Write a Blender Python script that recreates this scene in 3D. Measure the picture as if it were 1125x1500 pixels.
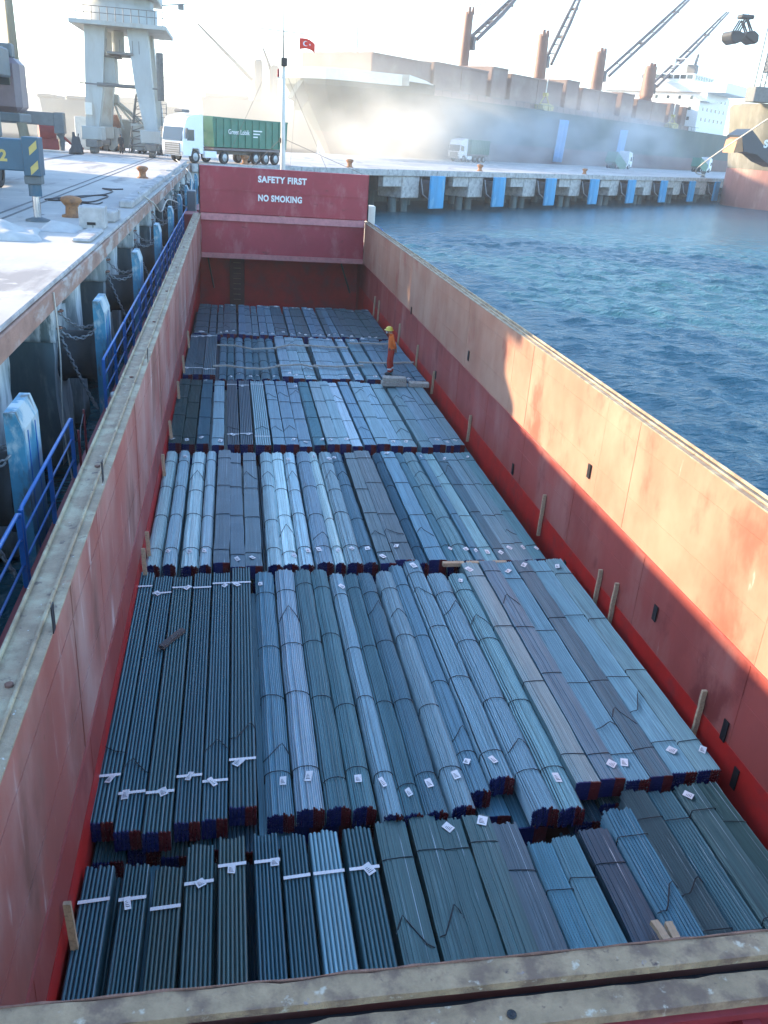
import bpy, bmesh, math, random
from math import sin, cos, pi, radians, sqrt, exp
from mathutils import Vector, Matrix
import numpy as np
random.seed(7)
for o in list(bpy.data.objects): bpy.data.objects.remove(o)
sc = bpy.context.scene
COL = sc.collection

# ------------------------------------------------------------------ camera
CAM = Vector((0, 0, 7.5)); FPX = 1246.3; PW, PH = 1125.0, 1500.0
PITCH, YAW, ROLL = 0.41328, 0.190635, 0.0707
FW = Vector((sin(YAW)*cos(PITCH), cos(YAW)*cos(PITCH), -sin(PITCH)))
R0 = FW.cross(Vector((0, 0, 1))).normalized(); U0 = R0.cross(FW)
RT = R0*cos(ROLL)+U0*sin(ROLL); UP = U0*cos(ROLL)-R0*sin(ROLL)
cd = bpy.data.cameras.new('camera'); cam = bpy.data.objects.new('camera', cd); COL.objects.link(cam)
M3 = Matrix((RT, UP, -FW)).transposed()
cam.matrix_world = Matrix.Translation(CAM) @ M3.to_4x4()
cd.sensor_fit = 'HORIZONTAL'; cd.sensor_width = 36; cd.lens = 36*FPX/PW
cd.clip_start = 0.1; cd.clip_end = 6000
sc.camera = cam
sc.render.resolution_x = 768; sc.render.resolution_y = 1024

# ------------------------------------------------------------------ light
SUN_EL = radians(15.5); SUN_FWD = radians(30)     # sun stands on the quay side (-X), 30 degrees towards the bow (+Y)
SDIR = Vector((-cos(SUN_EL)*cos(SUN_FWD), cos(SUN_EL)*sin(SUN_FWD), sin(SUN_EL)))
w = bpy.data.worlds.new('World'); sc.world = w; w.use_nodes = True
nt = w.node_tree; bg = nt.nodes['Background']
sky = nt.nodes.new('ShaderNodeTexSky'); sky.sky_type = 'NISHITA'; sky.sun_disc = False
sky.sun_elevation = SUN_EL; sky.sun_rotation = math.atan2(SDIR.x, SDIR.y)
sky.air_density = 1.0; sky.dust_density = 0.6; sky.ozone_density = 3.0
nt.links.new(sky.outputs[0], bg.inputs[0]); bg.inputs[1].default_value = 0.15
sd = bpy.data.lights.new('sun', 'SUN'); sd.energy = 2.5; sd.angle = radians(1.0); sd.color = (1.0, 0.77, 0.52)
sun = bpy.data.objects.new('sun', sd); COL.objects.link(sun)
sun.rotation_euler = (-SDIR).to_track_quat('-Z', 'Y').to_euler()
sc.view_settings.view_transform = 'Standard'; sc.view_settings.look = 'None'
sc.view_settings.gamma = 1; sc.view_settings.use_curve_mapping = False
sc.view_settings.exposure = 2.42
cy = sc.cycles
cy.use_denoising = True; cy.max_bounces = 6; cy.diffuse_bounces = 3; cy.glossy_bounces = 3; cy.volume_bounces = 1
cy.transmission_bounces = 4; cy.sample_clamp_indirect = 4
try: cy.volume_step_rate = 2.0; cy.volume_max_steps = 64
except Exception: pass

# ------------------------------------------------------------------ placing helpers (pixel of the photograph -> point on a real plane)
def ray(px, py):
    return FW + RT*((px-PW/2)/FPX) + UP*(-(py-PH/2)/FPX)
def at_z(px, py, z):
    d = ray(px, py); return CAM + d*((z-CAM.z)/d.z)
def at_x(px, py, x):
    d = ray(px, py); return CAM + d*((x-CAM.x)/d.x)
def at_y(px, py, y):
    d = ray(px, py); return CAM + d*((y-CAM.y)/d.y)
PO = Vector((14.4, 94.5, 0)); PU = Vector((.744, .668, 0)).normalized(); PV = Vector((-PU.y, PU.x, 0))
PANG = math.atan2(PU.y, PU.x)
def at_t(px, py, t):                      # on the vertical plane parallel to the pier front, t metres behind it -> (s, z)
    d = ray(px, py); k = (t-(CAM-PO).dot(PV))/d.dot(PV); P = CAM+d*k
    return (P-PO).dot(PU), P.z
def pier(s, t, z=0): return PO+PU*s+PV*t+Vector((0, 0, z))

# ------------------------------------------------------------------ object helpers
def empty(name, loc=(0, 0, 0), rz=0.0, label=None, cat=None, group=None):
    o = bpy.data.objects.new(name, None); COL.objects.link(o); o.empty_display_size = .1
    o.location = loc; o.rotation_euler = (0, 0, rz)
    return tag(o, label, cat, group)
def tag(o, label=None, cat=None, group=None, kind=None):
    if label: o['label'] = label
    if cat: o['category'] = cat
    if group: o['group'] = group
    if kind: o['kind'] = kind
    return o
def mesh_obj(name, me, parent=None, mats=None):
    o = bpy.data.objects.new(name, me); COL.objects.link(o)
    if parent: o.parent = parent
    return o
class MB:
    def __init__(s): s.v = []; s.f = []; s.mi = []; s.sm = []
    def add(s, vs, fs, m=0, smooth=False):
        b = len(s.v); s.v += [tuple(x) for x in vs]; s.f += [tuple(b+i for i in f) for f in fs]
        s.mi += [m]*len(fs); s.sm += [smooth]*len(fs); return s
    def box(s, x0, x1, y0, y1, z0, z1, m=0, rot=None, org=None):
        vs = [Vector((x, y, z)) for z in (z0, z1) for y in (y0, y1) for x in (x0, x1)]
        if rot is not None:
            o = Vector(org) if org else Vector(((x0+x1)/2, (y0+y1)/2, (z0+z1)/2))
            vs = [o+rot@(v-o) for v in vs]
        return s.add(vs, [(0, 2, 3, 1), (4, 5, 7, 6), (0, 1, 5, 4), (2, 6, 7, 3), (0, 4, 6, 2), (1, 3, 7, 5)], m)
    def bbox(s, x0, x1, y0, y1, z0, z1, b=.02, m=0):           # chamfered box
        bm = bmesh.new(); bmesh.ops.create_cube(bm, size=1)
        for v in bm.verts: v.co = Vector(((x0+x1)/2+v.co.x*(x1-x0), (y0+y1)/2+v.co.y*(y1-y0), (z0+z1)/2+v.co.z*(z1-z0)))
        bmesh.ops.bevel(bm, geom=bm.edges[:], offset=b, segments=1, affect='EDGES')
        bm.verts.ensure_lookup_table()
        s.add([v.co for v in bm.verts], [[v.index for v in f.verts] for f in bm.faces], m); bm.free(); return s
    def prism(s, poly, a, b, axis='x', m=0):                    # polygon of 2-D points extruded along an axis
        n = len(poly); mk = {'x': lambda p, t: (t, p[0], p[1]), 'y': lambda p, t: (p[0], t, p[1]), 'z': lambda p, t: (p[0], p[1], t)}[axis]
        vs = [mk(p, a) for p in poly]+[mk(p, b) for p in poly]
        fs = [tuple(range(n))[::-1], tuple(range(n, 2*n))]+[(i, (i+1) % n, n+(i+1) % n, n+i) for i in range(n)]
        return s.add(vs, fs, m)
    def tube(s, pts, r, n=6, m=0, cap=True, smooth=True):
        pts = [Vector(p) for p in pts]; rs = r if isinstance(r, (list, tuple)) else [r]*len(pts)
        vs = []; k = len(pts)
        for i, p in enumerate(pts):
            d = (pts[min(i+1, k-1)]-pts[max(i-1, 0)]);
            d = d.normalized() if d.length > 1e-9 else Vector((0, 0, 1))
            a = d.cross(Vector((0, 0, 1)))
            if a.length < .05: a = d.cross(Vector((0, 1, 0)))
            a.normalize(); b = d.cross(a)
            for j in range(n):
                t = 2*pi*j/n; vs.append(p+a*(rs[i]*cos(t))+b*(rs[i]*sin(t)))
        fs = [(i*n+j, i*n+(j+1) % n, (i+1)*n+(j+1) % n, (i+1)*n+j) for i in range(k-1) for j in range(n)]
        s.add(vs, fs, m, smooth)
        if cap: s.add(vs[:n], [tuple(range(n))[::-1]], m); s.add(vs[-n:], [tuple(range(n))], m)
        return s
    def lathe(s, prof, n=16, c=(0, 0, 0), m=0, smooth=True):    # (r, z) profile
        vs = [(c[0]+r*cos(2*pi*j/n), c[1]+r*sin(2*pi*j/n), c[2]+z) for r, z in prof for j in range(n)]
        k = len(prof)
        fs = [(i*n+j, i*n+(j+1) % n, (i+1)*n+(j+1) % n, (i+1)*n+j) for i in range(k-1) for j in range(n)]
        s.add(vs, fs, m, smooth)
        if prof[-1][0] > 1e-3: s.add(vs[-n:], [tuple(range(n))], m)
        if prof[0][0] > 1e-3: s.add(vs[:n], [tuple(range(n))[::-1]], m)
        return s
    def mesh(s, name, *mats):
        me = bpy.data.meshes.new(name); me.from_pydata(s.v, [], s.f)
        for mm in mats: me.materials.append(mm)
        me.polygons.foreach_set('material_index', s.mi); me.polygons.foreach_set('use_smooth', s.sm); me.update()
        return me
    def build(s, name, mats, parent=None):
        if not isinstance(mats, (list, tuple)): mats = [mats]
        return mesh_obj(name, s.mesh(name, *mats), parent)
def rotz(v, a): return Vector((v[0]*cos(a)-v[1]*sin(a), v[0]*sin(a)+v[1]*cos(a), v[2]))

# ------------------------------------------------------------------ materials
def node(nt, t, **kw):
    n = nt.nodes.new(t)
    for k, v in kw.items(): setattr(n, k, v)
    return n
def mat(name, col, rough=.6, metal=0., var=.25, scale=3., stretch=(1, 1, 1), col2=None, patch=.5, soft=.12, pscale=None, pstretch=None, bump=.0, bscale=30., spec=.5, objcol=False, coords='Object', dirt=None):
    m = bpy.data.materials.new(name); m.use_nodes = True; nt = m.node_tree; L = nt.links
    b = nt.nodes['Principled BSDF']; b.inputs['Roughness'].default_value = rough; b.inputs['Metallic'].default_value = metal
    b.inputs['Specular IOR Level'].default_value = spec
    tc = node(nt, 'ShaderNodeTexCoord'); mp = node(nt, 'ShaderNodeMapping'); mp.inputs['Scale'].default_value = stretch
    L.new(tc.outputs[coords], mp.inputs[0])
    n1 = node(nt, 'ShaderNodeTexNoise'); n1.inputs['Scale'].default_value = scale; n1.inputs['Detail'].default_value = 6; n1.inputs['Roughness'].default_value = .65
    L.new(mp.outputs[0], n1.inputs['Vector'])
    mr = node(nt, 'ShaderNodeMapRange'); mr.inputs[1].default_value = .25; mr.inputs[2].default_value = .75
    mr.inputs[3].default_value = 1-var; mr.inputs[4].default_value = 1+var; L.new(n1.outputs[0], mr.inputs[0])
    mul = node(nt, 'ShaderNodeMix', data_type='RGBA', blend_type='MULTIPLY'); mul.inputs[0].default_value = 1
    if objcol:
        oi = node(nt, 'ShaderNodeObjectInfo'); L.new(oi.outputs['Color'], mul.inputs[6])
    else: mul.inputs[6].default_value = (*col, 1)
    L.new(mr.outputs[0], mul.inputs[7]); out = mul.outputs[2]
    def layer(out, c2, th, sf, scl, strch, seed):
        mp2 = node(nt, 'ShaderNodeMapping'); mp2.inputs['Scale'].default_value = strch; mp2.inputs['Location'].default_value = (seed, seed*.7, seed*.3)
        L.new(tc.outputs[coords], mp2.inputs[0])
        n2 = node(nt, 'ShaderNodeTexNoise'); n2.inputs['Scale'].default_value = scl; n2.inputs['Detail'].default_value = 7; n2.inputs['Roughness'].default_value = .6
        L.new(mp2.outputs[0], n2.inputs['Vector'])
        r2 = node(nt, 'ShaderNodeMapRange'); r2.interpolation_type = 'SMOOTHSTEP'; r2.inputs[1].default_value = th-sf; r2.inputs[2].default_value = th+sf
        L.new(n2.outputs[0], r2.inputs[0])
        mx = node(nt, 'ShaderNodeMix', data_type='RGBA'); L.new(r2.outputs[0], mx.inputs[0]); L.new(out, mx.inputs[6]); mx.inputs[7].default_value = (*c2, 1)
        return mx.outputs[2]
    if col2: out = layer(out, col2, patch, soft, pscale or scale, pstretch or stretch, 11.3)
    for k, (c3, th, sf, scl, strch) in enumerate(dirt or []): out = layer(out, c3, th, sf, scl, strch, 31.7+k*9)
    L.new(out, b.inputs['Base Color'])
    if bump:
        n3 = node(nt, 'ShaderNodeTexNoise'); n3.inputs['Scale'].default_value = bscale; n3.inputs['Detail'].default_value = 5
        L.new(mp.outputs[0], n3.inputs['Vector'])
        bp = node(nt, 'ShaderNodeBump'); bp.inputs['Strength'].default_value = bump; bp.inputs['Distance'].default_value = .03
        L.new(n3.outputs[0], bp.inputs['Height']); L.new(bp.outputs[0], b.inputs['Normal'])
    return m
M = {}
RUST = (.16, .065, .03)
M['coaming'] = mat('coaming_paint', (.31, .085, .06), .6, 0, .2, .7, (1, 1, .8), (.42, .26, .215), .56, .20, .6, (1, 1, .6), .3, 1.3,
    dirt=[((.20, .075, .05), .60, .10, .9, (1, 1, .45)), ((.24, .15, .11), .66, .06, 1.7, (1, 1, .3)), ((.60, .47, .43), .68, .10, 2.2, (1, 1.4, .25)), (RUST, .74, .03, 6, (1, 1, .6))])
M['coaming_sunlit'] = mat('coaming_paint_sunlit', (.35, .16, .10), .6, 0, .2, .7, (1, 1, .8), (.43, .26, .175), .52, .20, .6, (1, 1, .7), .3, 1.3,  # worn paint with the sunlit tan of the right wall put into its colour
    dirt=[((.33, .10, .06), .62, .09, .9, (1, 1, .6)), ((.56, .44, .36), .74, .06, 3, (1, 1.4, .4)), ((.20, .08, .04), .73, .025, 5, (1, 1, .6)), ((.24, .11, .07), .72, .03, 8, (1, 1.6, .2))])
M['holdwall'] = mat('hold_wall_paint', (.32, .062, .05), .55, 0, .2, .8, (1, 1, .7), (.38, .15, .125), .60, .16, .8, (1.0, 1.0, .4), .06, 9,
    dirt=[((.20, .035, .03), .64, .09, 1.2, (1, 1, .6)), ((.46, .30, .27), .74, .06, 4.0, (1, 1.2, .22))])
M['redband'] = mat('fresh_red_paint', (.46, .018, .015), .5, 0, .2, 2, col2=(.30, .03, .03), patch=.6)
M['hatch'] = mat('hatch_paint', (.34, .035, .05), .5, 0, .16, .8, (1, 1, 1), (.40, .10, .11), .62, .12, 1.6, (1, 1, .5), dirt=[((.2, .03, .035), .68, .06, 3, (.6, 1, 1))])
M['hatchlight'] = mat('worn_ledge_paint', (.45, .17, .16), .6, 0, .25, 4)
M['bulkhead'] = mat('bulkhead_paint', (.42, .014, .014), .6, 0, .3, .9, col2=(.24, .03, .035), patch=.58)
M['holddark'] = mat('hold_floor_steel', (.10, .05, .045), .8, 0, .3, 2)
M['wornsteel'] = mat('worn_coaming_top', (.31, .23, .15), .75, 0, .3, 5, (1, 1, 1), (.42, .36, .24), .55, .1, 2.5, None, .25, 40,
    dirt=[((.17, .12, .09), .64, .05, 7, (1, 1, 1)), ((.52, .50, .45), .69, .04, 18, (1, 1, 1)), ((.30, .13, .08), .68, .05, 3, (1, .5, 1))])
M['beamtop'] = mat('rusty_beam_top', (.32, .215, .125), .8, 0, .35, 5, (1, 1, 1), (.17, .105, .07), .54, .10, 5, None, .35, 45,
    dirt=[((.10, .06, .05), .68, .05, 12, (1, 1, 1)), ((.48, .40, .30), .66, .05, 9, (1, 1, 1)), ((.20, .19, .23), .70, .05, 6, (1, 1, 1)), ((.30, .24, .07), .77, .02, 20, (1, 1, 1))])
M['rustedge'] = mat('rust_edge', (.20, .10, .07), .85, 0, .4, 14, bump=.4, bscale=50)
M['beamred'] = mat('dark_red_paint', (.23, .022, .025), .55, 0, .25, 3)
M['deckbrown'] = mat('deck_paint', (.26, .13, .10), .7, 0, .3, 3, col2=(.34, .2, .16), patch=.6)
M['hullred'] = mat('hull_red', (.22, .035, .04), .6, 0, .25, 1.5)
M['blue'] = mat('blue_paint', (.014, .13, .40), .4, 0, .2, 4, col2=(.03, .16, .42), patch=.62)
M['blackblue'] = mat('dark_fitting', (.02, .025, .035), .5)
M['white'] = mat('white_paint', (.78, .78, .76), .45, 0, .08, 3)
M['cream'] = mat('cream_paint', (.66, .64, .56), .5, 0, .12, 2)
M['steel'] = mat('steel_bars', (.2, .25, .28), .38, .3, .5, 1.0, (60, .35, 60), objcol=True, bump=.15, bscale=1.0, spec=.5,
    dirt=[((.10, .10, .10), .68, .06, 1.0, (24, .5, 24)), ((.13, .085, .065), .72, .05, 1.0, (10, .35, 10)), ((.46, .56, .60), .66, .05, 1.0, (70, .10, 70))])
M['steeldark'] = mat('bundle_core', (.03, .035, .045), .7)
M['endblue'] = mat('blue_end_paint', (.004, .011, .10), .6, 0, .4, 30)
M['endred'] = mat('red_end_paint', (.10, .006, .010), .6, 0, .4, 30)
M['wire'] = mat('tie_wire', (.028, .036, .045), .5, .3)
M['paper'] = mat('white_tag', (.80, .80, .78), .7, 0, .1, 9, col2=(.62, .62, .62), patch=.68, pscale=40)
M['wood'] = mat('pale_timber', (.48, .36, .23), .8, 0, .25, 2, (12, 2, 12), (.33, .25, .17), .6, .1)
M['woodgrey'] = mat('weathered_timber', (.42, .39, .33), .85, 0, .25, 2, (10, 2, 10), (.28, .25, .22), .6, .1, bump=.3, bscale=20)
M['wooddark'] = mat('dark_timber', (.10, .09, .085), .85, 0, .3, 6)
M['concrete'] = mat('quay_concrete', (.46, .44, .40), .85, 0, .15, .35, (1, 1, 1), (.36, .35, .33), .55, .12, .12, None, .15, 8, dirt=[((.25, .24, .23), .60, .06, .5, (1, .25, 1)), ((.54, .52, .48), .64, .06, 1.3, (1, 1, 1)), ((.16, .15, .145), .68, .03, .9, (1, .6, 1)), ((.20, .19, .18), .70, .02, 3.5, (1, 1, 1))])
M['kerb'] = mat('kerb_concrete', (.44, .43, .41), .85, 0, .25, 2, col2=(.29, .28, .27), patch=.55, dirt=[((.17, .16, .15), .66, .05, 3, (1, 1, .4))], bump=.3, bscale=12)
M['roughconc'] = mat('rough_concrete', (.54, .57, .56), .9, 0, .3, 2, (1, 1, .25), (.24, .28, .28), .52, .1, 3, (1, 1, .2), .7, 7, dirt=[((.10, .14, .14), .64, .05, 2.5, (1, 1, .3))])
M['darkconc'] = mat('dark_concrete', (.075, .115, .12), .8, 0, .4, 1.2, (1, 1, .35), (.16, .21, .21), .64, .08, 2.2, (1, 1, .25), .4, 6)  # dark teal concrete with paler upright streaks
M['quayrust'] = mat('quay_edge_steel', (.33, .20, .15), .85, 0, .35, 2.5, (1, .5, 1), (.45, .41, .37), .56, .08, 2, (1, .3, 1), .4, 14)
M['rubber'] = mat('black_rubber', (.035, .042, .046), .75, 0, .25, 5)
M['fenderblue'] = mat('fender_face', (.05, .24, .36), .55, 0, .3, 2, col2=(.42, .52, .54), patch=.56, soft=.07, pscale=2.6, pstretch=(1, 1, .5), dirt=[((.06, .10, .11), .64, .05, 3, (1, 1, .4)), ((.20, .10, .06), .70, .03, 5, (1, 1, .5))])
M['fenderfar'] = mat('pier_fender_face', (.016, .25, .46), .55, 0, .3, .7, (1, 1, .3), (.10, .33, .48), .58, .08, 1.1, (1, 1, .4))
M['chain'] = mat('galvanised_chain', (.28, .30, .31), .6, .5, .3, 20)
M['rope'] = mat('mooring_rope', (.50, .48, .42), .9, 0, .2, 20)
M['cable'] = mat('black_cable', (.03, .03, .032), .6)
M['bollard'] = mat('rusty_bollard', (.34, .16, .07), .75, 0, .35, 6, col2=(.2, .11, .07), patch=.58)
M['tarp'] = mat('white_tarpaulin', (.44, .44, .42), .8, 0, .15, 3, bump=.4, bscale=5)
M['crane'] = mat('crane_grey_paint', (.36, .38, .36), .6, 0, .12, .6, (1, 1, .4), (.30, .29, .25), .6, .12, 1, (1, 1, .2))
M['cranedark'] = mat('crane_dark_steel', (.15, .15, .14), .65)
M['cranerust'] = mat('rusted_box', (.26, .14, .10), .8, 0, .3, 2)
M['mobile'] = mat('mobile_crane_blue', (.025, .085, .13), .45, 0, .15, 2)
M['mobilegrey'] = mat('mobile_crane_grey', (.09, .115, .125), .5, 0, .2, 2)
M['yellow'] = mat('yellow_paint', (.42, .34, .10), .5, 0, .15, 5)
M['chrome'] = mat('hydraulic_rod', (.5, .52, .55), .25, .9)
M['cabred'] = mat('cab_paint', (.17, .135, .145), .4, 0, .15, 2)
M['glass'] = mat('dark_glass', (.03, .05, .06), .08, 0, .1, 1, spec=.8)
M['truckgreen'] = mat('green_body_paint', (.035, .17, .11), .5, 0, .15, 1, col2=(.07, .2, .15), patch=.62)
M['tyre'] = mat('tyre_rubber', (.03, .03, .03), .8)
M['rim'] = mat('wheel_rim', (.35, .36, .37), .4, .5)
M['truckwhite'] = mat('truck_white_paint', (.80, .81, .82), .3, 0, .04, 1)
M['hullolive'] = mat('bulk_hull_dark', (.020, .052, .048), .6, 0, .25, .15, (1, 1, .4), (.05, .08, .065), .56, .12, .12, None)
M['hullboot'] = mat('bulk_hull_boot', (.13, .075, .07), .65, 0, .25, .3)
M['hatchbrown'] = mat('hatch_cover_brown', (.22, .15, .125), .65, 0, .18, .25, col2=(.28, .21, .17), patch=.6)
M['pillar'] = mat('ship_crane_brown', (.15, .068, .045), .6, 0, .2, .5)
M['jib'] = mat('jib_dark', (.085, .08, .08), .6)
M['oliveship'] = mat('vessel_olive', (.15, .14, .095), .7, 0, .25, .4, (1, 1, .4), (.24, .225, .17), .6, .1)
M['vesselred'] = mat('vessel_antifouling', (.34, .15, .12), .55, 0, .2, .4, (1, 1, .4), (.46, .26, .20), .58, .12)
M['navy'] = mat('navy_hull', (.02, .035, .05), .5, 0, .2, .6)
M['orange'] = mat('sunlit_stem_orange', (.40, .19, .08), .5, 0, .15, 2)  # sunlit tone of the bow's left-facing stem put into the colour
M['grab'] = mat('grab_steel', (.011, .013, .016), .6)
M['bluetarp'] = mat('blue_tarpaulin', (.12, .33, .60), .7, 0, .15, .6)
M['flagred'] = mat('flag_red', (.68, .05, .03), .8, 0, .05, 3)
M['black'] = mat('black_paint', (.012, .012, .014), .5)
M['farship'] = mat('distant_hull', (.15, .14, .12), .8, 0, .2, .1)
M['shirt'] = mat('orange_shirt', (.80, .16, .02), .85, 0, .15, 12)
M['trousers'] = mat('red_trousers', (.42, .035, .02), .85, 0, .2, 10)
M['skin'] = mat('skin', (.42, .24, .17), .6, 0, .1, 10)
M['helmet'] = mat('yellow_helmet', (.72, .56, .07), .35, 0, .05, 5)
M['darkcloth'] = mat('dark_clothes', (.05, .055, .06), .85)
M['asphaltline'] = mat('rail_groove', (.13, .13, .13), .8, 0, .3, 3)

def bump_water():
    m = bpy.data.materials.new('sea_water'); m.use_nodes = True; nt = m.node_tree; L = nt.links
    b = nt.nodes['Principled BSDF']; b.inputs['Base Color'].default_value = (.028, .112, .138, 1); b.inputs['Roughness'].default_value = .22
    b.inputs['IOR'].default_value = 1.33
    tc = node(nt, 'ShaderNodeTexCoord'); prev = None
    for scl, st, dist in ((1.1, .8, .45), (3.8, .8, .22), (11, .6, .07)):
        mp = node(nt, 'ShaderNodeMapping'); mp.inputs['Scale'].default_value = (.55, 1, 1); mp.inputs['Rotation'].default_value = (0, 0, .5)
        L.new(tc.outputs['Object'], mp.inputs[0])
        n = node(nt, 'ShaderNodeTexNoise'); n.inputs['Scale'].default_value = scl; n.inputs['Detail'].default_value = 4; n.inputs['Distortion'].default_value = .6
        L.new(mp.outputs[0], n.inputs['Vector'])
        bp = node(nt, 'ShaderNodeBump'); bp.inputs['Strength'].default_value = st; bp.inputs['Distance'].default_value = dist
        L.new(n.outputs[0], bp.inputs['Height'])
        if prev: L.new(prev, bp.inputs['Normal'])
        prev = bp.outputs[0]
    L.new(prev, b.inputs['Normal']); return m
M['water'] = bump_water()

# ------------------------------------------------------------------ sea
def axis(lo, hi, d0, c0, c1, grow=1.06):          # fine spacing d0 inside [c0,c1], growing outside
    xs = list(np.arange(c0, c1+1e-6, d0)); d = d0
    while xs[-1] < hi: d *= grow; xs.append(xs[-1]+d)
    d = d0
    while xs[0] > lo: d *= grow; xs.insert(0, xs[0]-d)
    return np.array(xs)
def make_sea():
    xs = axis(-900, 900, .18, 7.6, 50); ys = axis(-120, 1000, .18, 8, 74)
    xs = np.sort(np.concatenate([xs, [-2.5, 7.5]])); X, Y = np.meshgrid(xs, ys)
    rng = np.random.RandomState(3); Z = np.zeros_like(X); DX = np.zeros_like(X); DY = np.zeros_like(X)
    for i in range(54):
        lam = .62*(4.2/.62)**(rng.rand()**1.2); k = 2*pi/lam; a = rng.normal(-2.2, .55)
        amp = .0085*lam**.7*(.5+rng.rand()); ph = rng.rand()*2*pi
        th = k*(X*cos(a)+Y*sin(a))+ph+.5*np.sin(X*.13+Y*.09+i)
        cell = np.maximum(np.gradient(xs)[None, :], np.gradient(ys)[:, None]); fade = np.clip(lam/(3*cell)-.6, 0, 1)
        Z += amp*fade*np.cos(th); DX -= .8*amp*fade*cos(a)*np.sin(th); DY -= .8*amp*fade*sin(a)*np.sin(th)
    patch = .9+.15*np.sin(X*.11+1.3*np.sin(Y*.05))*np.sin(Y*.08+.9*np.sin(X*.07))
    Z *= patch
    inside = (X > -2.6) & (X < 7.6) & (Y < 53)
    DX[inside] = 0; DY[inside] = 0; Z[inside] = 0
    V = np.stack([X+DX, Y+DY, Z], -1).reshape(-1, 3); nx, ny = len(xs), len(ys)
    i, j = np.meshgrid(np.arange(nx-1), np.arange(ny-1)); a = (j*nx+i)
    cx = (xs[:-1]+xs[1:])/2; cyy = (ys[:-1]+ys[1:])/2
    keep = ~(((cx[None, :] > -2.45) & (cx[None, :] < 7.45)) & ((cyy[:, None] < 52)))
    a = a[keep]
    F = np.stack([a, a+1, a+nx+1, a+nx], -1)
    me = bpy.data.meshes.new('sea'); me.vertices.add(len(V)); me.vertices.foreach_set('co', V.ravel().astype(np.float32))
    me.loops.add(F.size); me.loops.foreach_set('vertex_index', F.ravel().astype(np.int32))
    me.polygons.add(len(F)); me.polygons.foreach_set('loop_start', (np.arange(len(F))*4).astype(np.int32))
    me.update(calc_edges=True); me.validate(); me.polygons.foreach_set('use_smooth', [True]*len(me.polygons)); me.materials.append(M['water'])
    o = mesh_obj('sea', me); tag(o, 'rippled blue harbour water beside the ship', 'water', kind='structure')
make_sea()

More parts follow.
